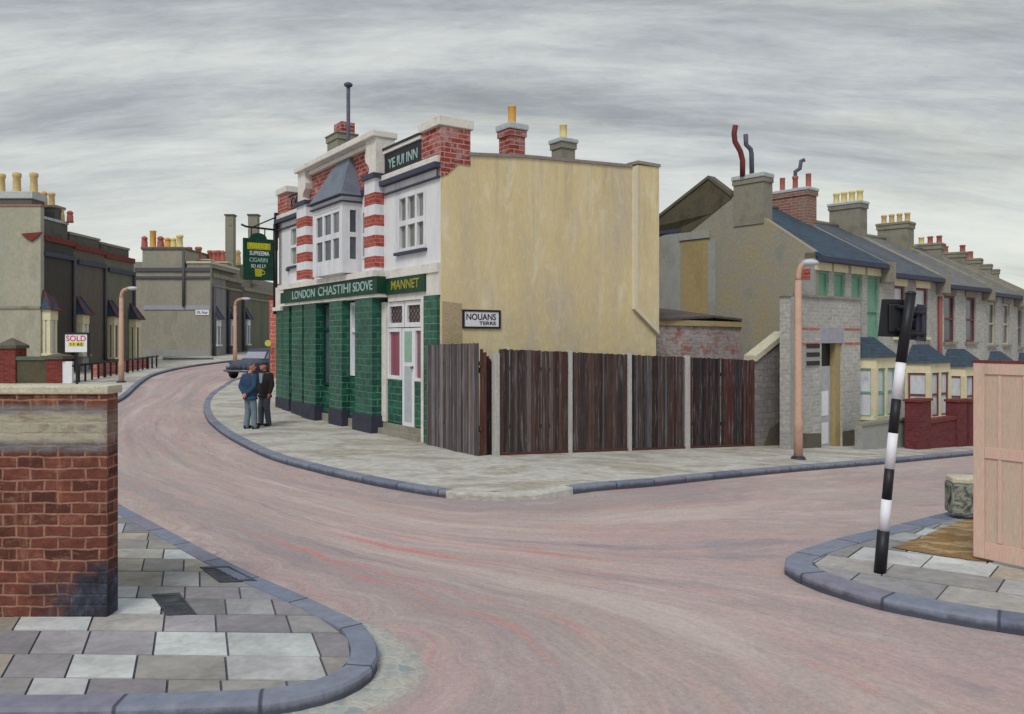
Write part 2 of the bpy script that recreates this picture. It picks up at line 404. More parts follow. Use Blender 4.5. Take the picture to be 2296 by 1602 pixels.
dr_n = t.noise(t.map('UV', (3.2, 0.12, 1), loc=(2, 2, 0)), 1.0, 6, 0.7, 0.1)
dr_m = t.mth('MULTIPLY', t.rng(dr_n, 0.5, 0.66), t.rng(uvw.outputs[1], 3.6, 6.8))
c = t.mix(t.mth('MULTIPLY', dr_m, 0.6), c, C(166, 157, 142))
lw_n = t.noise(t.map('UV', (0.9, 1.2, 1), loc=(7, 4, 0)), 1.4, 8, 0.72, 0.3)
lw_m = t.mth('MULTIPLY', t.rng(lw_n, 0.44, 0.6), t.rng(uvw.outputs[1], 4.2, 2.2))
c = t.mix(t.mth('MULTIPLY', lw_m, 0.55), c, C(194, 178, 154))
n5_ = t.noise(t.map('UV', (2.2, 1.6, 1), loc=(1, 9, 0)), 2.2, 10, 0.82, 0.4)
c = t.mix(t.rng(n5_, 0.53, 0.62, 0, 0.5), c, C(224, 213, 182))
f = t.noise(v3, 5.0, 5, 0.75)
vm = t.n('ShaderNodeVectorMath', operation='SCALE'); t.put(c, vm.inputs[0]); t.put(t.rng(f, 0.3, 0.7, 0.9, 1.1), vm.inputs['Scale'])
t.bump(t.mth('ADD', f, n), 0.35, 0.015)
MT['ochrewall'] = t.fin(vm.outputs[0], 0.95, 0.2)
# end gable of the right-hand terrace: ochre showing through grey render
t = N('patched_gable_render')
c = t.ramp(t.noise(t.map('UV', (1, 0.8, 1)), 0.9, 8, 0.66, 0.7), [(0.34, C(136, 134, 128)), (0.46, C(148, 144, 132)), (0.56, C(152, 145, 124)), (0.68, C(158, 145, 114)), (0.74, C(146, 138, 118))])
n = t.noise(t.map('UV', (1, 1.6, 1), loc=(2, 5, 0)), 2.4, 8, 0.7, 0.3)
c = t.mix(t.rng(n, 0.52, 0.64, 0, 0.7), c, C(146, 142, 132))
f = t.noise(t.map('UV', (1, 1, 1)), 12, 5, 0.75)
vm = t.n('ShaderNodeVectorMath', operation='SCALE'); t.put(c, vm.inputs[0]); t.put(t.rng(f, 0.3, 0.7, 0.84, 1.16), vm.inputs['Scale'])
t.bump(f, 0.4, 0.015)
MT['gable'] = t.fin(vm.outputs[0], 0.95, 0.2)
# road: pinkish chippings, worn in streaks that follow the carriageway (UV: along, across)
t = N('pink_chipping_road')
v = t.map('UV', (0.24, 1.15, 1))
n1_ = t.noise(v, 1.0, 10, 0.72, 0.35)
c = t.ramp(n1_, [(0.27, C(134, 126, 132)), (0.37, C(160, 146, 149)), (0.45, C(182, 158, 154)), (0.52, C(168, 153, 150)), (0.61, C(190, 168, 163)), (0.74, C(172, 154, 157))])
sw = t.noise(t.map('UV', (0.10, 0.62, 1), loc=(3, 6, 0)), 1.0, 5, 0.6, 0.3)
c = t.mix(t.rng(sw, 0.50, 0.62, 0, 0.55), c, C(142, 134, 138))
c = t.mix(t.rng(sw, 0.46, 0.36, 0, 0.55), c, C(198, 184, 178))
n2_ = t.noise(t.map('UV', (0.22, 1.7, 1), loc=(4, 1, 0)), 1.0, 9, 0.72, 0.25)
c = t.mix(t.rng(n2_, 0.56, 0.67, 0, 0.8), c, C(196, 124, 120))
n3_ = t.noise(t.map('UV', (0.3, 2.0, 1), loc=(9, 3, 0)), 1.0, 9, 0.74, 0.25)
c = t.mix(t.rng(n3_, 0.57, 0.7, 0, 0.6), c, C(118, 110, 116))
big = t.noise(t.map('Object', (1, 1, 1)), 0.22, 4, 0.55)
c = t.mix(t.rng(big, 0.45, 0.68, 0, 0.4), c, C(168, 159, 148))
sc_ = t.noise(t.map('UV', (0.5, 2.6, 1), loc=(2, 8, 0)), 1.6, 10, 0.78, 0.3)
c = t.mix(t.rng(sc_, 0.54, 0.66, 0, 0.5), c, C(188, 178, 176))
f = t.noise(t.map('Object', (1, 1, 1)), 26, 6, 0.8)
f2 = t.noise(t.map('UV', (1.2, 7, 1)), 3.0, 5, 0.7)
vm = t.n('ShaderNodeVectorMath', operation='SCALE'); t.put(c, vm.inputs[0]); t.put(t.mth('MULTIPLY', t.rng(f, 0.3, 0.7, 0.82, 1.18), t.rng(f2, 0.3, 0.7, 0.92, 1.08)), vm.inputs['Scale'])
t.bump(t.mth('ADD', f, f2), 0.35, 0.01)
MT['road'] = t.fin(vm.outputs[0], 0.92, 0.25)
# gutter setts
t = N('gutter_setts')
vo = t.n('ShaderNodeTexVoronoi', feature='DISTANCE_TO_EDGE'); t.put(t.map('UV', (1, 1, 1)), vo.inputs['Vector']); vo.inputs['Scale'].default_value = 10
vc = t.n('ShaderNodeTexVoronoi'); t.put(t.map('UV', (1, 1, 1)), vc.inputs['Vector']); vc.inputs['Scale'].default_value = 10
sx = t.n('ShaderNodeSeparateXYZ'); t.put(vc.outputs['Color'], sx.inputs[0])
c = t.ramp(sx.outputs[0], [(0.0, C(140, 152, 154)), (0.35, C(160, 168, 166)), (0.7, C(172, 174, 166)), (1.0, C(178, 172, 160))])
c = t.mix(t.rng(vo.outputs['Distance'], 0.02, 0.2, 0.85, 0), c, C(184, 180, 172))
f = t.noise(t.map('UV', (1, 1, 1)), 18, 5, 0.7)
c = t.mix(t.rng(f, 0.5, 0.65, 0, 0.5), c, C(136, 134, 132))
uvg = t.n('ShaderNodeSeparateXYZ'); t.put(t.tc.outputs['UV'], uvg.inputs[0])
c = t.mix(t.rng(t.mth('ADD', uvg.outputs[1], t.mth('MULTIPLY', t.mth('SUBTRACT', f, 0.5), 0.5)), 0.2, 0.42), c, C(158, 143, 138))
t.bump(t.mth('MINIMUM', vo.outputs['Distance'], 0.12), 0.8, 0.05)
MT['cobble'] = t.fin(c, 0.8, 0.3)
# kerb granite, u runs along the kerb so the joints are real divisions between stones
t = N('blue_grey_kerb_stone')
uvs = t.n('ShaderNodeSeparateXYZ'); t.put(t.tc.outputs['UV'], uvs.inputs[0])
st_ = t.mth('DIVIDE', uvs.outputs[0], 0.92)
fr = t.mth('FRACT', st_); fl = t.mth('FLOOR', st_)
wn_ = t.n('ShaderNodeTexWhiteNoise', noise_dimensions='1D'); t.put(fl, wn_.inputs['W'])
c = t.ramp(wn_.outputs['Value'], [(0, C(106, 112, 130)), (0.4, C(120, 128, 146)), (0.75, C(128, 132, 146)), (1, C(128, 124, 140))])
f = t.noise(t.map('Object', (1, 1, 1)), 7, 6, 0.7, 0.3)
vm = t.n('ShaderNodeVectorMath', operation='SCALE'); t.put(c, vm.inputs[0]); t.put(t.rng(f, 0.3, 0.7, 0.82, 1.18), vm.inputs['Scale'])
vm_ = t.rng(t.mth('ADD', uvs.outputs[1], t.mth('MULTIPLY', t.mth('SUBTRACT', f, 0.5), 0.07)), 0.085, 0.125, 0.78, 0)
kg = t.mix(vm_, vm.outputs[0], C(56, 58, 68))  # grime plus painted shade, darkening the kerb's upright face
edge = t.mth('MINIMUM', fr, t.mth('SUBTRACT', 1.0, fr))
c = t.mix(t.rng(edge, 0.008, 0.022, 0.85, 0), kg, C(58, 62, 76))
t.bump(f, 0.3, 0.01)
MT['kerb'] = t.fin(c, 0.8, 0.3)
# near wall: rough bricks, a cream painted band between grey ones, tar stain at the foot
t = N('old_brick_wall')
uvs = t.n('ShaderNodeSeparateXYZ'); t.put(t.tc.outputs['UV'], uvs.inputs[0])
v0 = t.map('UV', (1, 1, 1))
wv = t.n('ShaderNodeTexNoise'); wv.inputs['Scale'].default_value = 5.5; wv.inputs['Detail'].default_value = 5; t.put(v0, wv.inputs['Vector'])
sub = t.n('ShaderNodeVectorMath', operation='SUBTRACT'); t.put(wv.outputs['Color'], sub.inputs[0]); sub.inputs[1].default_value = (0.5, 0.5, 0.5)
scl = t.n('ShaderNodeVectorMath', operation='SCALE'); t.put(sub.outputs[0], scl.inputs[0]); scl.inputs['Scale'].default_value = 0.042
add = t.n('ShaderNodeVectorMath', operation='ADD'); t.put(v0, add.inputs[0]); t.put(scl.outputs[0], add.inputs[1])
b = t.n('ShaderNodeTexBrick'); t.put(add.outputs[0], b.inputs['Vector'])
b.inputs['Color1'].default_value = C(80, 48, 44); b.inputs['Color2'].default_value = C(126, 74, 62); b.inputs['Mortar'].default_value = C(156, 118, 100)
b.inputs['Scale'].default_value = 1; b.inputs['Mortar Size'].default_value = 0.014; b.inputs['Mortar Smooth'].default_value = 0.8
b.inputs['Brick Width'].default_value = 0.235; b.inputs['Row Height'].default_value = 0.098
f = t.noise(v0, 13, 6, 0.75, 0.3)
lowf = t.noise(t.map('UV', (1, 2.2, 1)), 1.7, 6, 0.65, 0.4)
vm = t.n('ShaderNodeVectorMath', operation='SCALE'); t.put(b.outputs['Color'], vm.inputs[0]); t.put(t.mth('MULTIPLY', t.rng(f, 0.3, 0.7, 0.72, 1.28), t.rng(lowf, 0.35, 0.65, 0.8, 1.2)), vm.inputs['Scale'])
c = t.mix(t.rng(lowf, 0.53, 0.66, 0, 0.6), vm.outputs[0], C(94, 54, 47))
c = t.mix(t.rng(t.noise(t.map('UV', (7, 0.8, 1), loc=(1, 4, 0)), 1.2, 7, 0.7), 0.56, 0.68, 0, 0.55), c, C(174, 124, 98))
smn = t.noise(t.map('UV', (1.6, 3.4, 1), loc=(9, 2, 0)), 2.6, 10, 0.8, 0.3)
c = t.mix(t.rng(smn, 0.53, 0.66, 0, 0.55), c, C(160, 128, 110))
smd = t.noise(t.map('UV', (1.2, 2.8, 1), loc=(2, 8, 0)), 1.8, 9, 0.76, 0.3)
c = t.mix(t.rng(smd, 0.55, 0.68, 0, 0.6), c, C(72, 48, 44))
zj = t.mth('ADD', uvs.outputs[1], t.mth('MULTIPLY', t.mth('SUBTRACT', wv.outputs[0], 0.5), 0.05))
uj = t.mth('ADD', uvs.outputs[0], t.mth('MULTIPLY', t.mth('SUBTRACT', f, 0.5), 0.35))
def band(a, b_, soft=0.022):
    return t.mth('MULTIPLY', t.rng(zj, a - soft, a + soft), t.rng(zj, b_ - soft, b_ + soft, 1, 0))
left = t.rng(uj, -3.52, -3.40, 1, 0.25)
grain = t.noise(t.map('UV', (1.2, 6, 1)), 3, 6, 0.7)
cream = t.ramp(grain, [(0.35, C(148, 142, 130)), (0.5, C(178, 170, 148)), (0.65, C(164, 160, 150))])
grey = t.ramp(grain, [(0.35, C(104, 100, 100)), (0.65, C(138, 140, 140))])
wornp = t.rng(t.noise(t.map('UV', (1.3, 2.6, 1), loc=(3, 1, 0)), 3.2, 9, 0.78, 0.3), 0.36, 0.5, 0.35, 0.95)
c = t.mix(t.mth('MULTIPLY', t.mth('MULTIPLY', left, band(1.42, 1.81)), wornp), c, grey)
c = t.mix(t.mth('MULTIPLY', t.mth('MULTIPLY', left, band(1.50, 1.74)), wornp), c, cream)
dx_ = t.rng(uj, -4.35, -3.52); dz_ = t.rng(uvs.outputs[1], 0.72, 0.12)
sn = t.noise(v0, 2.6, 8, 0.7, 0.8)
tm = t.rng(t.mth('ADD', t.mth('MULTIPLY', t.mth('MULTIPLY', dx_, dz_), 0.75), sn), 0.72, 1.0)
tarc = t.ramp(t.noise(t.map('UV', (1.4, 0.8, 1), loc=(6, 2, 0)), 5, 8, 0.75, 0.1), [(0.35, C(34, 36, 44)), (0.52, C(54, 60, 74)), (0.68, C(92, 102, 120))])
c = t.mix(t.mth('MULTIPLY', tm, 0.95), c, tarc)
t.bump(t.mth('ADD', t.mth('MULTIPLY', t.mth('MULTIPLY', b.outputs['Fac'], -0.6), t.mth('SUBTRACT', 1.0, t.mth('MULTIPLY', 0.6, t.mth('MULTIPLY', left, band(1.43, 1.80))))), t.mth('MULTIPLY', f, 1.1)), 0.6, 0.02)
MT['nearwall'] = t.fin(c, 0.92, 0.2)

# ------------------------------------------------------------------ ground shape and projection helpers
def sstep(a, b, x):
    q = max(0.0, min(1.0, (x - a) / (b - a)))
    return q * q * (3 - 2 * q)
def gz(X, Y):
    u = (X + 0.34) * 0.814 + (Y - 16.5) * 0.581
    u = min(max(0.0, u + 0.4), 42)
    fall = 0.058 * min(u, 20) + 0.058 * max(0, min(u - 20, 8)) * 0.5
    if Y > 24:
        fall *= 1.0
    rise = 0.035 * max(0.0, min(Y - 24, 45)) * (1 - sstep(-7, -2, X))
    return rise - fall * sstep(-4, 0, X)
ROAD = -0.10
def gp(px, py, off=0.0):
    lo, hi = 1.5, 140.0
    for _ in range(60):
        m = (lo + hi) / 2
        X = (px - CX) / F * m
        z = H + (HY - py) / F * m
        if z > gz(X, m) + off:
            lo = m
        else:
            hi = m
    return ((px - CX) / F * lo, lo)

class Fr:
    """vertical reference plane: origin, direction along it, outward normal"""
    def __init__(s, ox, oy, dx, dy, nx=None, ny=None):
        L = math.hypot(dx, dy)
        s.o = (ox, oy); s.d = (dx / L, dy / L)
        if nx is None:
            nx, ny = dy, -dx
        L = math.hypot(nx, ny)
        s.n = (nx / L, ny / L)
    def S(s, px, o=0.0):
        k = (px - CX) / F
        ox = s.o[0] + o * s.n[0]; oy = s.o[1] + o * s.n[1]
        return (k * oy - ox) / (s.d[0] - k * s.d[1])
    def P(s, px, py, o=0.0):
        q = s.S(px, o)
        Y = s.o[1] + o * s.n[1] + q * s.d[1]
        return (q, H + (HY - py) / F * Y)
    def w(s, a, z, o=0.0):
        return Vector((s.o[0] + a * s.d[0] + o * s.n[0], s.o[1] + a * s.d[1] + o * s.n[1], z))

# ------------------------------------------------------------------ mesh helpers
BASE = {}
class MB:
    def __init__(s):
        s.v = []; s.f = []; s.tone = []; s.smooth = []
        s.cur = None
    def add(s, vs, fs, smooth=False):
        b = len(s.v)
        s.v += [Vector(v) for v in vs]
        for f in fs:
            s.f.append([b + i for i in f]); s.tone.append(s.cur); s.smooth.append(smooth)
        return s
    def box(s, fr, s0, s1, z0, z1, o0, o1):
        p = [fr.w(a, z, o) for z in (z0, z1) for (a, o) in ((s0, o0), (s1, o0), (s1, o1), (s0, o1))]
        return s.add(p, [(0, 1, 2, 3), (4, 5, 6, 7), (0, 1, 5, 4), (1, 2, 6, 5), (2, 3, 7, 6), (3, 0, 4, 7)])
    def poly(s, fr, pts, o0, o1):
        n = len(pts)
        p = [fr.w(a, z, o0) for a, z in pts] + [fr.w(a, z, o1) for a, z in pts]
        fs = [tuple(range(n)), tuple(range(n, 2 * n))] + [(i, (i + 1) % n, n + (i + 1) % n, n + i) for i in range(n)]
        return s.add(p, fs)
    def hull(s, pts, fs):
        return s.add(pts, fs)
    def tube(s, pts, rads, seg=10, caps=True):
        pts = [Vector(p) for p in pts]
        if not hasattr(rads, '__len__'):
            rads = [rads] * len(pts)
        rings = []
        up = None
        for i, p in enumerate(pts):
            d = (pts[min(i + 1, len(pts) - 1)] - pts[max(i - 1, 0)]).normalized()
            if up is None:
                up = Vector((0, 0, 1)) if abs(d.z) < 0.9 else Vector((1, 0, 0))
            a = d.cross(up).normalized(); b = a.cross(d).normalized(); up = b
            rings.append([p + (a * math.cos(2 * math.pi * k / seg) + b * math.sin(2 * math.pi * k / seg)) * rads[i] for k in range(seg)])
        vs = [q for r in rings for q in r]
        fs = []
        for i in range(len(rings) - 1):
            for k in range(seg):
                fs.append((i * seg + k, i * seg + (k + 1) % seg, (i + 1) * seg + (k + 1) % seg, (i + 1) * seg + k))
        s.add(vs, fs, True)
        if caps:
            s.add(rings[0], [tuple(range(seg))]); s.add(rings[-1], [tuple(range(seg))])
        return s
    def lathe(s, c, prof, seg=14):
        c = Vector(c)
        vs = [c + Vector((r * math.cos(2 * math.pi * k / seg), r * math.sin(2 * math.pi * k / seg), z)) for r, z in prof for k in range(seg)]
        fs = []
        for i in range(len(prof) - 1):
            for k in range(seg):
                fs.append((i * seg + k, i * seg + (k + 1) % seg, (i + 1) * seg + (k + 1) % seg, (i + 1) * seg + k))
        s.add(vs, fs, True)
        n = len(prof)
        s.add(vs[:seg], [tuple(range(seg))]); s.add(vs[(n - 1) * seg:], [tuple(range(seg))])
        return s
    def ell(s, c, r, rz=0.0, su=16, sv=10, tilt=0.0):
        c = Vector(c); vs = []; fs = []
        for i in range(sv + 1):
            th = math.pi * i / sv
            for k in range(su):
                ph = 2 * math.pi * k / su
                p = Vector((r[0] * math.sin(th) * math.cos(ph), r[1] * math.sin(th) * math.sin(ph), r[2] * math.cos(th)))
                if tilt:
                    p = Vector((p.x, p.y * math.cos(tilt) - p.z * math.sin(tilt), p.y * math.sin(tilt) + p.z * math.cos(tilt)))
                p = Vector((p.x * math.cos(rz) - p.y * math.sin(rz), p.x * math.sin(rz) + p.y * math.cos(rz), p.z))
                vs.append(c + p)
        for i in range(sv):
            for k in range(su):
                fs.append((i * su + k, i * su + (k + 1) % su, (i + 1) * su + (k + 1) % su, (i + 1) * su + k))
        return s.add(vs, fs, True)
    def build(s, name, mat, parent=None, bevel=0.0, remesh=0.0, weld=True):
        me = bpy.data.meshes.new(name)
        off = BASE.get(parent.name, Vector((0, 0, 0))) if parent else Vector((0, 0, 0))
        base = off
        if parent is None and s.v:
            xs = [v.x for v in s.v]; ys = [v.y for v in s.v]; zs = [v.z for v in s.v]
            off = Vector(((min(xs) + max(xs)) / 2, (min(ys) + max(ys)) / 2, min(zs)))
            base = off
        me.from_pydata([tuple(v - off) for v in s.v], [], s.f)
        bm = bmesh.new(); bm.from_mesh(me)
        bm.faces.ensure_lookup_table()
        if any(t_ is not None for t_ in s.tone):
            ly = bm.loops.layers.float_color.new('tone')
            for f, t_ in zip(bm.faces, s.tone):
                for l in f.loops:
                    l[ly] = t_ or (0.5, 0.5, 0.5, 1)
        for f, sm in zip(bm.faces, s.smooth):
            f.smooth = sm
        if weld:
            bmesh.ops.remove_doubles(bm, verts=bm.verts, dist=0.0004)
        bmesh.ops.recalc_face_normals(bm, faces=bm.faces)
        if bevel:
            bmesh.ops.bevel(bm, geom=[e_ for e_ in bm.edges if len(e_.link_faces) == 2 and e_.calc_face_angle(0) > 0.6], offset=bevel, segments=2, affect='EDGES', profile=0.6)
        boxuv(bm, off)
        bm.to_mesh(me); bm.free()
        o = bpy.data.objects.new(name, me)
        COL.objects.link(o)
        BASE[o.name] = base
        if parent:
            o.parent = parent
        else:
            o.location = off
        if remesh:
            md = o.modifiers.new('remesh', 'REMESH'); md.mode = 'VOXEL'; md.voxel_size = remesh; md.use_smooth_shade = True
            ms = o.modifiers.new('smooth', 'SMOOTH'); ms.iterations = 4; ms.factor = 0.5
            bpy.context.view_layer.update()
            dg = bpy.context.evaluated_depsgraph_get()
            nm = bpy.data.meshes.new_from_object(o.evaluated_get(dg))
            o.modifiers.clear(); o.data = nm; nm.name = name
            nm.materials.clear()
            for p in nm.polygons:
                p.use_smooth = True
        o.data.materials.append(mat)
        return o
def boxuv(bm, off):
    ly = bm.loops.layers.uv.new('UVMap')
    for f in bm.faces:
        n = f.normal
        if abs(n.z) > 0.95:
            t_ = Vector((1, 0, 0)); w_ = Vector((0, 1, 0))
        else:
            t_ = Vector((0, 0, 1)).cross(n)
            t_.normalize() if t_.length > 1e-6 else None
            w_ = n.cross(t_)
        for l in f.loops:
            p = l.vert.co + off
            l[ly].uv = (p.dot(t_), p.dot(w_))

def tag(o, label=None, cat=None, group=None, kind=None):
    if label: o['label'] = label
    if cat: o['category'] = cat
    if group: o['group'] = group
    if kind: o['kind'] = kind
    return o
def thing(name, label, cat, loc, group=None):
    o = bpy.data.objects.new(name, None)
    o.empty_display_size = 0.3
    COL.objects.link(o)
    o.location = loc
    BASE[o.name] = Vector(loc)
    return tag(o, label, cat, group)
def text(s, fr, sc_, zc, o, size, mat, parent, name='lettering', width=None, flip=False, thick=0.006, shear=0.0):
    cu = bpy.data.curves.new(name, 'FONT')
    cu.body = s; cu.size = size; cu.extrude = thick; cu.align_x = 'CENTER'; cu.align_y = 'CENTER'; cu.shear = shear
    cu.offset = size * 0.012
    ob = bpy.data.objects.new(name, cu)
    COL.objects.link(ob)
    bpy.context.view_layer.update()
    dg = bpy.context.evaluated_depsgraph_get()
    me = bpy.data.meshes.new_from_object(ob.evaluated_get(dg))
    bpy.data.objects.remove(ob)
    xs = [v.co.x for v in me.vertices]
    k = 1.0 if width is None else width / max(1e-6, max(xs) - min(xs))
    off = BASE[parent.name]
    sg = -1 if flip else 1
    for v in me.vertices:
        x, y, z = v.co
        v.co = fr.w(sc_ + sg * x * k, zc + y, o + z) - off
    me.name = name
    o_ = bpy.data.objects.new(name, me)
    COL.objects.link(o_)
    o_.parent = parent
    BASE[o_.name] = off
    me.materials.clear(); me.materials.append(mat)
    return o_
def pot(parent, c, h, r, mat, style=0):
    m = MB()
    if style == 0:
        m.lathe(c, [(r * 1.05, 0), (r * 0.95, h * 0.1), (r * 0.85, h * 0.75), (r * 1.05, h * 0.8), (r * 1.08, h * 0.95), (r * 0.8, h)], 12)
    elif style == 1:
        m.lathe(c, [(r * 1.1, 0), (r, h * 0.15), (r * 0.95, h * 0.5), (r * 0.8, h * 0.7), (r * 1.0, h * 0.75), (r * 0.95, h * 0.88), (r * 0.35, h)], 12)
    else:
        m.lathe(c, [(r, 0), (r * 0.9, h * 0.06), (r * 0.9, h * 0.92), (r * 1.0, h * 0.95), (r * 0.95, h)], 12)
    return m.build('pot', mat, parent)

# ------------------------------------------------------------------ ground, road, pavements, kerbs
def catmull(pts, step=0.3):
    out = []
    n = len(pts)
    for i in range(n - 1):
        p0 = pts[max(i - 1, 0)]; p1 = pts[i]; p2 = pts[i + 1]; p3 = pts[min(i + 2, n - 1)]
        L = math.hypot(p2[0] - p1[0], p2[1] - p1[1])
        k = max(1, int(L / step))
        for j in range(k):
            q = j / k
            out.append(tuple(0.5 * ((2 * p1[a]) + (-p0[a] + p2[a]) * q + (2 * p0[a] - 5 * p1[a] + 4 * p2[a] - p3[a]) * q * q + (-p0[a] + 3 * p1[a] - 3 * p2[a] + p3[a]) * q ** 3) for a in (0, 1)))
    out.append(pts[-1])
    return out
def offset(pl, w):
    o = []
    for i, p in enumerate(pl):
        a = pl[max(i - 1, 0)]; b = pl[min(i + 1, len(pl) - 1)]
        dx, dy = b[0] - a[0], b[1] - a[1]
        L = math.hypot(dx, dy) or 1
        o.append((p[0] - dy / L * w, p[1] + dx / L * w))
    return o
def strip(name, rows, mat, kind='structure'):
    """rows: list of (polyline of 3-D points, v) of equal length; u runs along"""
    n = len(rows[0][0])
    vs = []; uv = []
    base = rows[0][0]
    us = [0.0]
    for i in range(1, n):
        us.append(us[-1] + (Vector(base[i]) - Vector(base[i - 1])).length)
    for pl, v in rows:
        vs += [tuple(p) for p in pl]; uv += [(u, v) for u in us]
    fs = []
    for r in range(len(rows) - 1):
        for i in range(n - 1):
            fs.append((r * n + i, r * n + i + 1, (r + 1) * n + i + 1, (r + 1) * n + i))
    me = bpy.data.meshes.new(name)
    me.from_pydata(vs, [], fs)
    l = me.uv_layers.new(name='UVMap')
    for lp in me.loops:
        l.data[lp.index].uv = uv[lp.vertex_index]
    bm = bmesh.new(); bm.from_mesh(me); bmesh.ops.recalc_face_normals(bm, faces=bm.faces)
    up = sum(f.normal.z * f.calc_area() for f in bm.faces)
    if up < 0:
        bmesh.ops.reverse_faces(bm, faces=bm.faces)
    bm.to_mesh(me); bm.free()
    o = bpy.data.objects.new(name, me)
    COL.objects.link(o)
    me.materials.append(mat)
    o['kind'] = kind
    BASE[o.name] = Vector((0, 0, 0))
    return o
def kerb(pl, side, w=0.28):
    inner = offset(pl, side * w)
    inn2 = offset(pl, side * (w + 0.01))
    def z(p, o): return (p[0], p[1], gz(*p) + o)
    ch = offset(pl, side * 0.014)
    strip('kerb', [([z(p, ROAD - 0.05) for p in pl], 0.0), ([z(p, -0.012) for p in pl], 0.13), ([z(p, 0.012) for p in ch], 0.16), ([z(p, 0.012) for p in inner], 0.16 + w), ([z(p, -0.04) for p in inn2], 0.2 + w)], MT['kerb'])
    return inner
def sheet(name, outline, zo, mat, grid=1.5, kind='structure'):
    bm = bmesh.new()
    vs = [bm.verts.new((x, y, 0)) for x, y in outline]
    f = bm.faces.new(vs)
    f.normal_update()
    bmesh.ops.triangulate(bm, faces=[f], ngon_method='EAR_CLIP')
    xs = [p[0] for p in outline]; ys = [p[1] for p in outline]
    for ax, lo, hi in ((0, min(xs), max(xs)), (1, min(ys), max(ys))):
        k = math.ceil(lo / grid) * grid
        while k < hi:
            co = (k, 0, 0) if ax == 0 else (0, k, 0); no = (1, 0, 0) if ax == 0 else (0, 1, 0)
            bmesh.ops.bisect_plane(bm, geom=bm.verts[:] + bm.edges[:] + bm.faces[:], plane_co=co, plane_no=no, dist=1e-5)
            k += grid
    for v in bm.verts:
        v.co.z = gz(v.co.x, v.co.y) + zo
    bmesh.ops.recalc_face_normals(bm, faces=bm.faces)
    if sum(f.normal.z for f in bm.faces) < 0:
        bmesh.ops.reverse_faces(bm, faces=bm.faces)
    boxuv(bm, Vector((0, 0, 0)))
    me = bpy.data.meshes.new(name); bm.to_mesh(me); bm.free()
    o = bpy.data.objects.new(name, me); COL.objects.link(o); me.materials.append(mat)
    o['kind'] = kind
    BASE[o.name] = Vector((0, 0, 0))
    return o

MT['groundbase'] = m_var('distant_ground', [(128, 124, 116), (144, 138, 128)], 0.1, coord='Object')
gm = MB(); gm.add([(-1500, -60, -2.6), (1500, -60, -2.6), (1500, 2500, -2.6), (-1500, 2500, -2.6)], [(0, 1, 2, 3)])
gm.build('ground', MT['groundbase'])['kind'] = 'structure'

# pub-corner kerb, from far up the left street round the corner and down the right street
pubk = [(-10.9, 95), (-11.6, 72), (-12.3, 55), (-12.9, 44)] + [gp(*p) for p in
        [(527, 851), (497, 866), (470, 884), (457, 905), (461, 930), (484, 956), (520, 980), (600, 1018), (700, 1046), (800, 1069), (900, 1088), (1000, 1103), (1110, 1110), (1200, 1106), (1285, 1095), (1450, 1080), (1600, 1065), (1800, 1047), (2000, 1031), (2185, 1014)]]
e0, e1 = pubk[-2], pubk[-1]
pubk += [(e1[0] + (e1[0] - e0[0]) * k, e1[1] + (e1[1] - e0[1]) * k) for k in range(1, 15)]
pubk = catmull(pubk, 0.35)
# left kerb: front kerb at the viewer's feet, round the near corner, up the left street
lk = [(-9.0, gp(60, 1592)[1]), (-5.5, gp(60, 1592)[1])] + [gp(*p) for p in [(60, 1593), (200, 1592), (330, 1589), (449, 1584), (530, 1581), (606, 1576), (670, 1566), (722, 1554), (770, 1539), (808, 1520), (832, 1502), (846, 1478), (847, 1452), (836, 1425), (815, 1400), (760, 1374), (699, 1345), (594, 1300), (500, 1255), (422, 1214), (340, 1170), (260, 1126)]]
lk += [(-9.0, 15.8), (-12.0, 21.5), (-13.6, 26.5), gp(277, 891), gp(315, 858), gp(350, 838), (-18.7, 46.5), (-18.2, 51), (-16.6, 60), (-15.6, 95)]
lk = catmull(lk, 0.25)
# near right kerb
rk = [gp(*p) for p in [(2560, 1440), (2420, 1420), (2296, 1400), (2200, 1386), (2100, 1369), (1972, 1344), (1900, 1325), (1836, 1305), (1785, 1284), (1759, 1267), (1762, 1251), (1790, 1236), (1850, 1217), (1950, 1192), (2050, 1168), (2132, 1148), (2250, 1122), (2420, 1086)]]
q0, q1 = rk[-2], rk[-1]
rk += [(q1[0] + (q1[0] - q0[0]) * k, q1[1] + (q1[1] - q0[1]) * k) for k in (4, 9)]
rk = [(rk[0][0] + (rk[0][0] - rk[1][0]) * k, rk[0][1] + (rk[0][1] - rk[1][1]) * k) for k in (9, 4)] + rk
rk = catmull(rk, 0.2)

# road: one sheet, its UV follows the pub kerb so that the wear runs with the traffic
nx_, ny_ = 190, 200
xs_ = [-32 + 72 * i / nx_ for i in range(nx_ + 1)]
ys_ = [0.6 + 96 * (j / ny_) ** 1.6 for j in range(ny_ + 1)]
acc = [0.0]
for i in range(1, len(pubk)):
    acc.append(acc[-1] + math.hypot(pubk[i][0] - pubk[i - 1][0], pubk[i][1] - pubk[i - 1][1]))
pk = pubk[::2]; ak = acc[::2]
vs = []; uvs_ = []
for y in ys_:
    for x in xs_:
        vs.append((x, y, gz(x, y) + ROAD))
        wsum = 0; us = 0; best = 1e9
        for (kx, ky), a in zip(pk, ak):
            d2 = (x - kx) ** 2 + (y - ky) ** 2
            if d2 < best: best = d2
            w = 1.0 / (d2 + 0.3) ** 2.5
            wsum += w; us += w * a
        dp = math.sqrt(best)
        dl = min((x - kx) ** 2 + (y - ky) ** 2 for kx, ky in lk[::3]) ** 0.5
        uvs_.append((us / wsum + dp * 0.6, 9.0 * dp / (dp + dl + 0.05)))
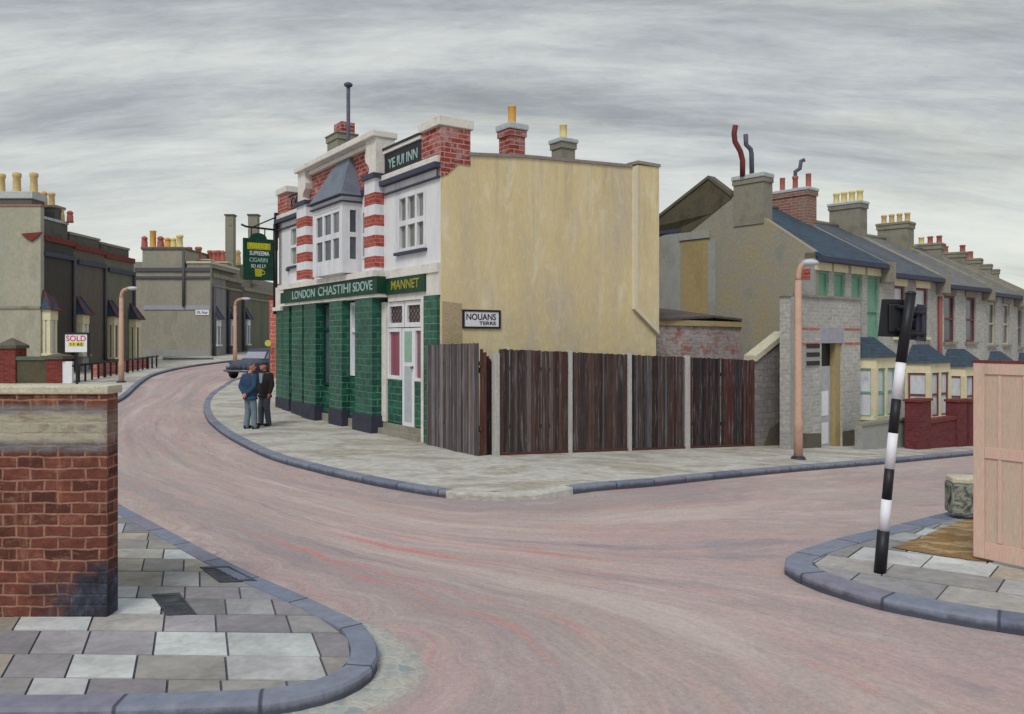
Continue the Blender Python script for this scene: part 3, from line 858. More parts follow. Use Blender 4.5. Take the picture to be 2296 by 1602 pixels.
fs = [(j * (nx_ + 1) + i, j * (nx_ + 1) + i + 1, (j + 1) * (nx_ + 1) + i + 1, (j + 1) * (nx_ + 1) + i) for j in range(ny_) for i in range(nx_)]
me = bpy.data.meshes.new('road'); me.from_pydata(vs, [], fs)
ul = me.uv_layers.new(name='UVMap')
for lp in me.loops:
    ul.data[lp.index].uv = uvs_[lp.vertex_index]
road = bpy.data.objects.new('road', me); COL.objects.link(road); me.materials.append(MT['road']); road['kind'] = 'structure'

def near_i(pl, p):
    return min(range(len(pl)), key=lambda i: (pl[i][0] - p[0]) ** 2 + (pl[i][1] - p[1]) ** 2)
ia, ib = near_i(pubk, gp(1000, 1102)), near_i(pubk, gp(1270, 1098))
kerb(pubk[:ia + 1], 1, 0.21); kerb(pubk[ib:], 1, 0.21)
pin = offset(pubk, 0.21)
# worn, dropped stones at the point of the corner
nk = ib - ia
def dkz(pl, o0, o1):
    out = []
    for i in range(ia, ib + 1):
        d = 0.55 * math.sin(math.pi * (i - ia) / nk) ** 2
        p = pl[i]
        out.append((p[0], p[1], gz(*p) + o0 * (1 - d) + o1 * d))
    return out
strip('dropped_kerb', [(dkz(pubk, ROAD - 0.05, ROAD - 0.05), 0.0), (dkz(pubk, -0.012, ROAD + 0.03), 0.13), (dkz(offset(pubk, 0.014), 0.012, ROAD + 0.05), 0.16), (dkz(offset(pubk, 0.21), 0.012, 0.004), 0.37), (dkz(offset(pubk, 0.22), -0.04, 0.004), 0.4), (dkz(offset(pubk, 0.7), -0.04, 0.005), 0.9)], MT['pavecream'])
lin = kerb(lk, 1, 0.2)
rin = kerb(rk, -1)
# pavements
sheet('pavement', pin[::2] + [(60, 48), (60, 95), (-5, 95)], 0.0, MT['pavefar'], 0.8)
k13 = next(i for i, p in enumerate(lin) if p[1] > 13.5)
sheet('pavement', lin[k13 - 1::2] + [(-15.9, 95), (-60, 95), (-60, lin[k13 - 1][1])], 0.0, MT['pavefar'], 2.5)
# gutter setts round the near left corner
def lz(pl, o): return [(p[0], p[1], gz(*p) + o) for p in pl]
sub_ = [p for p in lk if p[1] < 13]
i0 = next(i for i, p in enumerate(sub_) if p[0] > -4.5)
sub_ = sub_[i0:]
wid = []
for p in sub_:
    d = p[1]
    wid.append(0.15 + 0.27 * (1 - sstep(6.0, 8.2, d)))
outer = []
for i, p in enumerate(sub_):
    a = sub_[max(i - 1, 0)]; b = sub_[min(i + 1, len(sub_) - 1)]
    dx, dy = b[0] - a[0], b[1] - a[1]; L = math.hypot(dx, dy)
    w = wid[i] * (1 + 0.1 * math.sin(i * 0.9))
    outer.append((p[0] + dy / L * w, p[1] - dx / L * w))
strip('gutter_setts', [(lz(sub_, ROAD + 0.014), 0.0), (lz(outer, ROAD - 0.004), 0.4)], MT['cobble'])

def clip_rect(poly, x0, x1, y0, y1):
    for ax, lim, sg in ((0, x0, 1), (0, x1, -1), (1, y0, 1), (1, y1, -1)):
        out = []
        for i in range(len(poly)):
            a = poly[i - 1]; b = poly[i]
            ia = (a[ax] - lim) * sg >= 0; ib = (b[ax] - lim) * sg >= 0
            if ia != ib:
                q = (lim - a[ax]) / (b[ax] - a[ax])
                out.append((a[0] + (b[0] - a[0]) * q, a[1] + (b[1] - a[1]) * q))
            if ib:
                out.append(b)
        poly = out
        if not poly:
            return []
    return poly
SLABC = [(144, 142, 141), (156, 152, 148), (138, 137, 139), (166, 166, 166), (184, 187, 186), (156, 149, 138), (158, 157, 163), (144, 140, 145), (168, 166, 158), (130, 129, 131), (152, 148, 152), (150, 146, 142)]
def slabs(outline, rows, cols, skew, rot, rnd, light=1.0):
    """stone flags: rows across, joints broken; each flag its own polygon a few mm proud of the dark bed"""
    m = MB()
    cr, sr = math.cos(rot), math.sin(rot)
    loc = [((x * cr + y * sr) - skew * (-x * sr + y * cr), -x * sr + y * cr) for x, y in outline]
    ylo = min(p[1] for p in loc); yhi = max(p[1] for p in loc)
    xlo = min(p[0] for p in loc); xhi = max(p[0] for p in loc)
    y = ylo; g = 0.009
    while y < yhi:
        hgt = rnd.uniform(*rows)
        x = xlo - rnd.uniform(0, 0.8)
        while x < xhi:
            w = rnd.uniform(*cols)
            poly = clip_rect(loc, x + g, x + w - g, y + g, y + hgt - g)
            if len(poly) > 2:
                c = rnd.choice(SLABC); k = rnd.uniform(0.9, 1.08)
                m.cur = C(*[min(255, q * k * light) for q in c])
                tz = [rnd.uniform(-0.003, 0.003) for _ in range(3)]
                pts = []
                for (a, b) in poly:
                    a2 = a + skew * b
                    X = a2 * cr - b * sr; Y = a2 * sr + b * cr
                    pts.append((X, Y, gz(X, Y) + 0.004 + tz[0] + tz[1] * (a - x)))
                m.add(pts, [tuple(range(len(pts)))])
                m.add([(p[0], p[1], p[2] - 0.012) for p in pts] + pts, [(i, (i + 1) % len(pts), len(pts) + (i + 1) % len(pts), len(pts) + i) for i in range(len(pts))])
            x += w
        y += hgt
    return m
lo = lin[:k13] + [(-9, lin[k13 - 1][1])]
lo = [p for p in lo]
sheet('pavement', lo, -0.012, MT['joint'], 2.0)
o = slabs(lo[::2], (0.32, 0.50), (0.36, 0.72), -0.42, R(-1.5), random.Random(5)).build('paving_slabs', MT['slab'], None, weld=False)
o['kind'] = 'structure'
ro = [p for p in rin if p[0] < 14] + [(16, rin[0][1])]
sheet('pavement', ro, -0.012, MT['joint'], 2.0)
o = slabs(ro[::2], (0.5, 0.7), (0.6, 1.0), 0.1, R(-33), random.Random(11), 1.08).build('paving_slabs', MT['slab'], None, weld=False)
o['kind'] = 'structure'
# bare earth beside the gate
ea = [gp(2000, 1229), gp(2060, 1208), (gp(2120, 1183)), gp(2185, 1160), gp(2240, 1166), gp(2230, 1262), gp(2175, 1258), gp(2100, 1246), gp(2050, 1238)]
ec = []
for i in range(len(ea)):
    a, b = ea[i - 1], ea[i]
    for q in range(8):
        f_ = q / 8
        ec.append((a[0] + (b[0] - a[0]) * f_ + random.uniform(-.018, .018), a[1] + (b[1] - a[1]) * f_ + random.uniform(-.018, .018)))
o = sheet('bare_earth', ec, 0.011, MT['earth'], 0.4, 'structure')
# iron covers let into the flags
def cover(pp, label):
    g_ = [gp(*p) for p in pp]
    cx_, cy_ = sum(p[0] for p in g_) / 4, sum(p[1] for p in g_) / 4
    t_ = thing('access_cover', label, 'manhole cover', (cx_, cy_, 0.0), 'iron covers in the near left pavement')
    m = MB(); m2 = MB()
    z1 = 0.013
    inn = [(cx_ + (p[0] - cx_) * 0.82, cy_ + (p[1] - cy_) * 0.78) for p in g_]
    vs_ = [(*p, z1) for p in g_] + [(*p, z1) for p in inn] + [(*p, -0.02) for p in g_] + [(*p, z1 - 0.012) for p in inn]
    fs_ = []
    for i in range(4):
        j = (i + 1) % 4
        fs_ += [(i, j, 4 + j, 4 + i), (i, j, 8 + j, 8 + i), (4 + i, 4 + j, 12 + j, 12 + i)]
    m.add(vs_, fs_)
    m.build('frame', MT['iron'], t_)
    lid = [(cx_ + (p[0] - cx_) * 0.79, cy_ + (p[1] - cy_) * 0.74) for p in g_]
    m2.add([(*p, z1 - 0.004) for p in lid] + [(*p, -0.02) for p in lid], [(0, 1, 2, 3), (0, 1, 5, 4), (1, 2, 6, 5), (2, 3, 7, 6), (3, 0, 4, 7)])
    a, b, c_, d_ = [Vector((*p, z1 - 0.004)) for p in lid]
    for r_ in range(4):
        for q_ in range(6):
            u, v = (q_ + 0.5) / 6, (r_ + 0.5) / 4
            p = (a * (1 - u) + b * u) * (1 - v) + (d_ * (1 - u) + c_ * u) * v
            m2.box(Fr(p.x, p.y, b.x - a.x, b.y - a.y), -0.012, 0.012, p.z, p.z + 0.003, -0.012, 0.012)
    m2.build('lid', MT['iron'], t_)
cover([(448, 1274), (512, 1272), (578, 1306), (492, 1308)], 'dark iron pavement cover beside the kerb, the farther of the two')
cover([(340, 1336), (402, 1332), (440, 1379), (374, 1382)], 'dark iron pavement cover closer to the red brick wall, the nearer of the two')

# ------------------------------------------------------------------ window helper
def window(parent, fr, s0, s1, z0, z1, o, cols, rows, fmat, gmat, jamb=0.06, bar=0.04, depth=0.06, name='window', label=None, mid=None, sill=None, sillmat=None):
    """frame set into the wall, glazing bars in front of one sheet of panes"""
    m = MB()
    m.box(fr, s0, s0 + jamb, z0, z1, o - depth, o); m.box(fr, s1 - jamb, s1, z0, z1, o - depth, o)
    m.box(fr, s0 + jamb, s1 - jamb, z1 - jamb, z1, o - depth, o); m.box(fr, s0 + jamb, s1 - jamb, z0, z0 + jamb, o - depth, o)
    for i in range(1, cols):
        c = s0 + (s1 - s0) * i / cols
        m.box(fr, c - bar / 2, c + bar / 2, z0 + jamb, z1 - jamb, o - depth + 0.003, o - 0.006)
    for j in range(1, rows):
        c = z0 + (z1 - z0) * (j / rows if mid is None else mid)
        m.box(fr, s0 + jamb, s1 - jamb, c - bar / 2 - 0.012, c + bar / 2 + 0.012, o - depth + 0.002, o - 0.003)
    w = m.build(name, fmat, parent)
    if label: w['label'] = label
    MB().box(fr, s0 + jamb * 0.6, s1 - jamb * 0.6, z0 + jamb * 0.6, z1 - jamb * 0.6, o - depth - 0.012, o - depth + 0.001 + depth * 0.3).build('pane', gmat, w)
    if sill:
        MB().box(fr, s0 - 0.07, s1 + 0.07, z0 - sill, z0 - 0.002, o - depth, o + 0.08).build('sill', sillmat or fmat, w)
    return w

# ------------------------------------------------------------------ the corner pub
FP = Fr(-1.59, 18.1, -0.566, 0.824, -0.824, -0.566)      # front: s runs away up the left street, from the corner
SP = Fr(-1.59, 18.1, 0.824, 0.566, 0.566, -0.824)        # side wall: s runs back along the right street
pub = thing('corner_pub', 'white and green tiled corner pub with red striped pillars and a blank ochre side wall', 'pub', (-1.59, 18.1, 0.0))
LEN, DEP = 10.95, 6.62
# shell: front wall upper storey (white), side wall (ochre), back and left walls, roof
m = MB()
WIN = [(0.69, 2.10, 4.47, 5.86), (9.16, 9.80, 4.70, 5.96)]
def wall_with_holes(m, fr, s0, s1, z0, z1, o0, o1, holes):
    ss = sorted({s0, s1, *[h[0] for h in holes], *[h[1] for h in holes]})
    for a, b in zip(ss[:-1], ss[1:]):
        hs = sorted([h for h in holes if h[0] < b - 1e-6 and h[1] > a + 1e-6], key=lambda h: h[2])
        z = z0
        for h in hs:
            if h[2] > z + 1e-6: m.box(fr, a, b, z, h[2], o0, o1)
            z = h[3]
        if z < z1 - 1e-6: m.box(fr, a, b, z, z1, o0, o1)
wall_with_holes(m, FP, 0.002, LEN, 4.08, 6.2, -0.3, 0.0, WIN)
m.build('front_wall', MT['white'], pub)
# ochre side wall, rising a little towards the back, in front of the party structure
top = [(0.0, 6.12), (0.72, 6.55), (2.34, 6.70), (5.73, 6.88), (DEP, 6.98)]
m = MB()
m.poly(SP, [(0.003, -0.5), (DEP, -0.7)] + top[::-1], -0.29, 0.015)
m.build('side_wall', MT['ochrewall'], pub)
# coping on the side wall
m = MB()
for (a, za), (b, zb) in zip(top[1:-2], top[2:-1]):
    m.poly(SP, [(a, za + 0.002), (b, zb + 0.002), (b, zb + 0.075), (a, za + 0.075)], -0.33, 0.05)
m.build('coping', m_plain('brownish_coping', (140, 130, 128), 0.9, var=0.2), pub)
MB().poly(SP, [(0.03, 2.1), (0.56, 2.14), (0.54, 3.18), (0.03, 3.22)], 0.0155, 0.021).build('render_patch', m_var('brown_render_patch', [(160, 144, 118), (176, 158, 130), (168, 150, 126)], 1.5, rough=0.95), pub)
# chimney breast at the back end with its pale pipe
m = MB()
m.poly(SP, [(5.87, 3.18), (DEP + 0.02, 2.62), (DEP + 0.02, 6.98), (5.87, 6.95)], 0.017, 0.11)
br = m.build('chimney_breast', MT['ochrewall'], pub)
MB().box(SP, 5.84, DEP + 0.05, 6.98, 7.06, -0.3, 0.14).build('cap', MT['parapet'], br)
m = MB()
m.poly(SP, [(5.745, 6.90), (5.745, 3.16), (DEP + 0.02, 2.49), (DEP + 0.02, 2.615), (5.868, 3.17), (5.868, 6.90)], 0.017, 0.125)
m.build('pale_edge_strip', m_plain('pale_cream_strip', (214, 206, 184), 0.95, var=0.06, spec=0.1), pub)
m = MB()
m.box(FP, 0.4, LEN - 0.01, 6.18, 6.26, -DEP + 0.02, -0.31)
m.build('roof', MT['lead'], pub)
m = MB()
BK = Fr(*SP.w(DEP, 0)[:2], *FP.d, *SP.d)
m.box(BK, 0.0, LEN, -0.6, 6.4, -0.3, -0.002)
LF = Fr(*FP.w(LEN, 0)[:2], *SP.d, *FP.d)
m.box(LF, 0.0, DEP - 0.31, -0.5, 6.2, -0.28, 0.0)
m.build('rear_wall', MT['stockdark'], pub)
# cornices and string courses
m = MB()
for a, b in ((0.0, 2.86), (8.72, LEN + 0.05)):
    m.box(FP, a, b, 6.2, 6.32, -0.3, 0.16)
m.box(FP, 3.54, 7.66, 6.2, 6.32, -0.3, 0.05)
m.build('lead_cornice', MT['darkstring'], pub)
for a, b in ((0.0, 2.86), (8.72, LEN)):
    MB().box(FP, a, b, 5.98, 6.015, 0.002, 0.07).build('string_course', MT['darkstring'], pub)
    MB().box(FP, a + 0.02, b, 6.32, 6.47, -0.3, 0.10).build('parapet_base', MT['coping'], pub)
# red and white striped pilasters
for (a, b) in ((2.89, 3.51), (7.72, 8.52)):
    m = MB(); m2 = MB(); m3 = MB()
    zz0 = 4.08
    m.box(FP, a, b, zz0, 4.17, 0.002, 0.28)
    edges = [4.17, 4.46, 4.70, 4.99, 5.22, 5.50, 5.76, 6.06]
    for i in range(7):
        (m2 if i % 2 == 0 else m).box(FP, a, b, edges[i], edges[i + 1] - 0.001, 0.002, 0.26)
    m.box(FP, a, b, 6.06, 6.42, 0.002, 0.26)
    p = m.build('striped_pilaster', MT['white'], pub)
    m2.build('red_band', MT['redband'], p)
    m3.box(FP, a - 0.06, b + 0.06, 6.42, 6.54, -0.02, 0.33)
    m3.build('pilaster_cap', MT['darkstring'], p)
# attic: brick panel between white scrolled brackets under a long white coping
m = MB()
m.box(FP, 3.2, 8.2, 6.32, 7.32, -0.25, 0.0)
m.build('attic_panel', MT['redbrick'], pub)
for a, sg in ((2.90, 1), (8.52, -1)):
    m = MB()
    prof = [(0.0, 6.54), (0.0, 7.45), (0.62, 7.45), (0.60, 7.25), (0.68, 7.08), (0.64, 6.92), (0.46, 6.80), (0.40, 6.68), (0.52, 6.54)]
    m.poly(FP, [(a + sg * x, z) for x, z in prof], -0.3, 0.22)
    m.build('scroll_bracket', MT['coping'], pub)
m = MB()
m.poly(FP, [(2.86, 7.45), (8.56, 7.45), (8.56, 7.62), (2.86, 7.62)], -0.36, 0.34)
m.box(FP, 3.54, 7.88, 7.32, 7.449, -0.3, 0.12)
m.build('attic_coping', MT['coping'], pub, bevel=0.03)
# right parapet: black nameboard and brick corner pier with white cap
m = MB(); m.box(FP, 0.88, 2.86, 6.47, 7.02, -0.12, 0.0)
nb = m.build('parapet_nameboard', MT['signblack'], pub)
m = MB(); m.box(FP, 0.88, 2.86, 7.02, 7.10, -0.18, 0.05); m.build('nameboard_coping', MT['coping'], nb)
m = MB(); m.box(FP, 0.88, 2.86, 7.102, 7.16, -0.2, 0.07); m.build('nameboard_capping', MT['signblack'], nb)
text('YE IUI INN', FP, 1.85, 6.72, 0.004, 0.34, MT['lettergrey'], nb, width=1.55, flip=True)
m = MB(); m.box(FP, -0.03, 0.88, 6.321, 7.14, -0.76, 0.012)
m.poly(SP, [(0.0, 5.98), (0.16, 6.06), (0.45, 6.322), (0.0, 6.322)], -0.2, 0.03)
pr = m.build('corner_pier', MT['redbrick'], pub)
MB().box(FP, -0.06, 0.94, 7.14, 7.36, -0.84, 0.08).build('pier_cap', MT['coping'], pr, bevel=0.02)
# left parapet pier with scrolled ironwork
m = MB(); m.box(FP, 10.1, LEN + 0.06, 6.44, 7.16, -0.7, 0.02)
pr = m.build('end_pier', MT['redbrick'], pub)
MB().box(FP, 10.04, LEN + 0.12, 7.16, 7.36, -0.76, 0.08).build('pier_cap', MT['coping'], pr, bevel=0.02)
m = MB()
for q in range(3):
    c = 8.85 + q * 0.42
    m.tube([FP.w(c + 0.18 * math.cos(a_), 6.72 + 0.2 * math.sin(a_), -0.05) for a_ in [x * 0.5 for x in range(13)]], 0.022, 6)
m.tube([FP.w(8.6, 6.46, -0.05), FP.w(10.1, 6.46, -0.05)], 0.025, 6); m.tube([FP.w(8.6, 7.0, -0.05), FP.w(10.1, 7.0, -0.05)], 0.03, 6)
m.build('scroll_ironwork', MT['black'], pub)
# upper windows
window(pub, FP, *WIN[0], 0.0 + 0.02, 3, 2, MT['white'], MT['glasswarm'], 0.09, 0.10, 0.12, sill=0.07, sillmat=MT['darkstring'])
window(pub, FP, *WIN[1], 0.0 + 0.02, 1, 2, MT['white'], MT['glasswarm'], 0.06, 0.06, 0.12, sill=0.07, sillmat=MT['darkstring'])
# square oriel between the pilasters
OB, OA = 6.39, 4.27
m = MB()
m.box(FP, OA, OB, 4.12, 4.42, 0.003, 0.55)
m.box(FP, OA, OB, 5.86, 6.14, 0.003, 0.55)
m.box(FP, OA, OA + 0.14, 4.42, 5.86, 0.40, 0.549); m.box(FP, OB - 0.14, OB, 4.42, 5.86, 0.40, 0.549)
m.box(FP, OA, OA + 0.1, 4.42, 5.86, 0.003, 0.08); m.box(FP, OB - 0.1, OB, 4.42, 5.86, 0.003, 0.08)
ori = m.build('oriel', MT['white'], pub)
m = MB(); m.box(FP, OA - 0.06, OB + 0.06, 5.98, 6.02, 0.003, 0.62); m.build('moulding', MT['darkstring'], ori)
m = MB(); m.poly(FP, [(OA + 0.1, 4.119), (OB - 0.1, 4.119), (OB - 0.35, 4.085), (OA + 0.35, 4.085)], 0.003, 0.45); m.build('corbel', MT['white'], ori)
window(ori, FP, OA + 0.14, OB - 0.14, 4.42, 5.86, 0.535, 3, 2, MT['white'], MT['glass'], 0.10, 0.13, 0.07)
OS = Fr(*FP.w(OA, 0, 0.08)[:2], *FP.n, -FP.d[0], -FP.d[1])
window(ori, OS, 0.0, 0.32, 4.42, 5.86, 0.0, 1, 2, MT['white'], MT['glass'], 0.07, 0.10, 0.05)
OL = Fr(*FP.w(OB, 0, 0.08)[:2], *FP.n, *FP.d)
window(ori, OL, 0.0, 0.32, 4.42, 5.86, 0.0, 1, 2, MT['white'], MT['glass'], 0.07, 0.10, 0.05)
for a, b in ((3.53, 4.2), (6.46, 7.0)):
    window(pub, FP, a + 0.22, b - 0.02, 4.5, 5.75, 0.03, 1, 2, MT['white'], MT['glasswarm'], 0.05, 0.06, 0.03)
# concave lead roof over the oriel
m = MB()
prof = [(0, 0.0), (0.12, 0.10), (0.3, 0.28), (0.5, 0.50), (0.75, 0.78), (1.0, 1.0)]     # run inwards, rise
vs_ = []
zl, zh = 6.15, 7.31
for q, hgt in prof:
    z = zl + (zh - zl) * hgt
    o_ = 0.66 - q * 0.60
    a0 = OA - 0.12 + q * 0.72; a1 = OB + 0.12 - q * 0.72
    vs_ += [FP.w(a0, z, 0.004), FP.w(a0, z, o_), FP.w(a1, z, o_), FP.w(a1, z, 0.004)]
fs_ = []
for r_ in range(len(prof) - 1):
    for i in range(3):
        fs_.append((r_ * 4 + i, r_ * 4 + i + 1, r_ * 4 + 5 + i, r_ * 4 + 4 + i))
k = (len(prof) - 1) * 4
fs_ += [(k, k + 1, k + 2, k + 3), (0, 1, 2, 3)]
m.add(vs_, fs_)
lr = m.build('oriel_roof', MT['lead'], ori)
m = MB(); m.box(FP, OA - 0.14, OB + 0.14, 6.142, 6.17, 0.004, 0.68); m.build('gutter', MT['darkstring'], ori)
# ground floor: recessed back wall, tiled piers on black plinths
m = MB(); m.box(FP, 2.95, LEN, -0.1, 3.42, -0.42, -0.15)
m.build('recessed_wall', MT['darkgreen'], pub)
piers = [(3.02, 4.08, 0.27, True), (4.95, 5.86, 0.27, False), (6.90, 7.87, 0.27, True), (8.14, 9.08, 0.22, False), (9.5, 10.1, 0.16, False), (10.3, LEN, 0.1, False)]
for a, b, o_, big in piers:
    m = MB(); m.box(FP, a, b, 0.44, 3.42, -0.149, o_)
    p = m.build('tiled_pier', MT['greentile'], pub)
    m = MB(); e_ = 0.06 if big else 0.02
    m.box(FP, a - e_, b + e_, -0.05, 0.44, -0.149, o_ + e_)
    m.build('plinth', MT['plinth'], p, bevel=0.012)
# infill between piers
for a, b, zt_ in ((4.10, 4.93, 1.35), (5.88, 6.88, 1.0)):
    MB().box(FP, a, b, 0.25, zt_, -0.148, 0.05).build('tiled_stallriser', MT['greentile'], pub)
m = MB(); m.box(FP, 4.1, 6.86, -0.05, 0.22, -0.148, 0.10); m.build('grey_threshold', MT['parapet'], pub)
window(pub, FP, 4.12, 4.93, 1.38, 3.36, 0.04, 1, 2, MT['white'], MT['netcurtain'], 0.09, 0.08, 0.08, mid=0.62, name='bar_window')
window(pub, FP, 5.9, 6.88, 1.04, 3.36, 0.04, 1, 2, MT['darkgreen'], MT['glass'], 0.06, 0.06, 0.08, mid=0.7, name='bar_window')
window(pub, FP, 7.88, 8.12, 1.1, 3.3, 0.0, 1, 1, MT['darkgreen'], MT['glass'], 0.04, 0.05, 0.06, name='bar_window')
# long fascia
m = MB(); m.box(FP, 2.6, 9.5, 3.5, 3.93, -0.2, 0.34)
fa = m.build('fascia', MT['fascia'], pub)
m = MB(); m.box(FP, 2.62, 9.9, 3.42, 3.499, -0.2, 0.30); m.box(FP, 2.7, 9.9, 3.931, 4.08, -0.2, 0.40)
m.build('fascia_moulding', MT['coping'], pub)
MB().box(FP, 9.51, 10.2, 3.50, 3.86, -0.19, 0.2).build('fascia_end', MT['darkgreen'], pub)
m = MB(); m.box(FP, 9.91, LEN + 0.04, 3.43, 4.079, -0.2, 0.12); m.box(FP, 10.22, LEN + 0.06, 3.3, 3.42, -0.2, 0.2); m.build('end_block', MT['coping'], pub)
text('LONDON', FP, 7.72, 3.70, 0.343, 0.34, MT['lettergrey'], fa, width=1.9, flip=True)
text('CHASTIHI', FP, 5.35, 3.71, 0.343, 0.36, MT['lettergrey'], fa, width=2.3, flip=True)
text('SDOVE', FP, 3.45, 3.71, 0.343, 0.34, MT['lettergrey'], fa, width=1.2, flip=True)
# short fascia over the window bay
m = MB(); m.box(FP, 0.58, 2.59, 3.47, 3.87, -0.2, 0.10)
fb = m.build('short_fascia', MT['fascia'], pub)
text('MANNET', FP, 1.56, 3.67, 0.103, 0.31, MT['letteryellow'], fb, width=1.45, flip=True)
m = MB(); m.box(FP, 0.0, 2.69, 3.871, 4.079, -0.2, 0.09); m.box(FP, 0.0, 0.579, 3.36, 3.87, -0.25, 0.05); m.box(FP, 0.6, 2.61, 3.3, 3.469, -0.25, 0.03)
m.build('bay_surround', MT['coping'], pub)
m = MB(); m.box(FP, 0.04, 0.66, 0.0, 3.359, -0.25, 0.08)
m.build('tiled_pilaster', MT['greentile'], pub)
m = MB(); m.box(FP, 0.66, 0.86, 0.0, 3.299, -0.25, 0.04); m.box(FP, 2.76, 3.0, 0.3, 3.299, -0.25, 0.02)
m.build('bay_jamb', MT['coping'], pub)
# glazed bay: two leaded lights over, red glass each side of the door, tiles below
for a, b in ((1.82, 2.74), (0.9, 1.78)):
    w = window(pub, FP, a, b, 2.66, 3.29, -0.02, 1, 1, MT['white'], MT['brownglass'], 0.11, 0.04, 0.08, name='leaded_light')
    m = MB()
    for q in range(-3, 5):
        x0 = a + 0.12 + q * 0.17
        for sg in (1, -1):
            pts = [(x0 if sg > 0 else x0 + 0.41, 2.78), (x0 + 0.41 if sg > 0 else x0, 3.17)]
            lo_, hi_ = a + 0.12, b - 0.12
            (xa, za), (xb, zb) = pts
            cl = []
            for tt in (0, 1):
                cl.append(tt)
            t0, t1 = 0.0, 1.0
            d_ = xb - xa
            ta, tb = sorted(((lo_ - xa) / d_, (hi_ - xa) / d_))
            t0, t1 = max(t0, ta), min(t1, tb)
            if t1 > t0 + 0.05:
                m.tube([FP.w(xa + d_ * t0, za + (zb - za) * t0, -0.072), FP.w(xa + d_ * t1, za + (zb - za) * t1, -0.072)], 0.009, 4)
    m.build('lead_cames', MT['black'], w)
window(pub, FP, 1.98, 2.74, 1.38, 2.64, -0.02, 1, 1, MT['white'], MT['redglass'], 0.09, 0.04, 0.08, name='red_window')
window(pub, FP, 0.9, 1.32, 1.38, 2.64, -0.02, 1, 1, MT['white'], MT['redglass'], 0.07, 0.04, 0.08, name='red_window')
for a, b in ((1.99, 2.75), (0.87, 1.31)):
    MB().box(FP, a, b, 0.3, 1.378, -0.2, -0.03).build('tiled_stallriser', MT['greentile'], pub)
m = MB(); m.box(FP, 1.34, 1.96, 0.28, 2.64, -0.12, -0.04)
dr = m.build('door', MT['white'], pub)
MB().box(FP, 1.46, 1.84, 1.82, 2.56, -0.05, -0.034).build('upper_panel', MT['palegreen'], dr)
MB().box(FP, 1.46, 1.84, 0.38, 1.72, -0.05, -0.034).build('lower_panel', MT['greydoor'], dr)
m = MB(); m.tube([FP.w(1.40, 1.7, -0.035), FP.w(1.40, 1.7, 0.03)], 0.03, 8); m.build('handle', MT['chrome'], dr)
m = MB(); m.box(FP, 0.86, 2.98, -0.05, 0.14, -0.4, 0.14); m.box(FP, 0.86, 2.98, 0.141, 0.279, -0.4, -0.0); m.build('step', MT['parapet'], pub)
# downpipe and bracket board on the far corner
m = MB(); m.tube([FP.w(LEN + 0.06, 3.2, 0.1), FP.w(LEN + 0.06, 6.2, 0.1)], 0.075, 8)
m.build('downpipe', MT['black'], pub)
MB().box(FP, LEN + 0.001, LEN + 0.1, 5.75, 6.19, -0.2, 0.1).build('corner_bricks', MT['redbrick'], pub)
m = MB(); m.lathe(FP.w(9.95, 4.62, 0.05), [(0.05, -0.06), (0.07, 0), (0.05, 0.06)], 8); m.tube([FP.w(9.95, 4.62, 0.0), FP.w(9.95, 4.62, 0.1)], 0.03, 6); m.build('wall_lamp', MT['pipegrey'], pub)
# roof chimneys and the tall mast
def stack(parent, cx_, cy_, zb, zt, w, d, mat, capmat, pots, capz=0.12, fr=None, over=0.07):
    f_ = fr or FP
    k = Fr(cx_, cy_, *f_.d, *f_.n)
    m = MB(); m.box(k, -w / 2, w / 2, zb, zt, -d / 2, d / 2)
    m.box(k, -w / 2 - over * 0.5, w / 2 + over * 0.5, zt - 0.16, zt - 0.004, -d / 2 - over * 0.5, d / 2 + over * 0.5)
    c = m.build('chimney', mat, parent)
    MB().box(k, -w / 2 - over, w / 2 + over, zt, zt + capz, -d / 2 - over, d / 2 + over).build('cap', capmat, c, bevel=0.03)
    for a, h_, r_, pm, st in pots:
        pot(c, k.w(a, zt + capz - 0.01, 0), h_, r_, pm, st)
    return c
def at(px, Y):
    return ((px - CX) / F * Y, Y)
def zat(py, Y):
    return H + (HY - py) / F * Y
p = at(1148, 20.6); stack(pub, *p, 6.2, zat(296, 20.6), 0.5, 0.46, MT['redbrick'], MT['capgrey'], [(0, 0.5, 0.11, MT['potorange'], 2)], 0.16)
p = at(1263, 22.3); stack(pub, *p, 6.2, zat(324, 22.3), 0.46, 0.46, MT['stackgrey'], MT['capgrey'], [(0, 0.42, 0.11, MT['potyellow'], 2)], 0.12)
p = at(766, 25.2); c_ = stack(pub, *p, 6.2, zat(308, 25.2), 0.85, 0.6, MT['stackgrey'], MT['stackgrey'], [], 0.05)
k_ = Fr(*at(772, 25.2), *FP.d, *FP.n)
MB().box(k_, -0.3, 0.3, zat(308, 25.2) + 0.05, zat(279, 25.2), -0.22, 0.22).build('stack_head', MT['redbrick'], c_)
m = MB(); x_, y_ = at(781, 23.6)
m.tube([(x_, y_, 6.2), (x_, y_, zat(196, 23.6))], 0.055, 8); m.lathe((x_, y_, zat(196, 23.6)), [(0.05, 0), (0.12, 0.03), (0.13, 0.09), (0.07, 0.13), (0.02, 0.14)], 10)
m.build('mast', MT['cowlgrey'], pub)

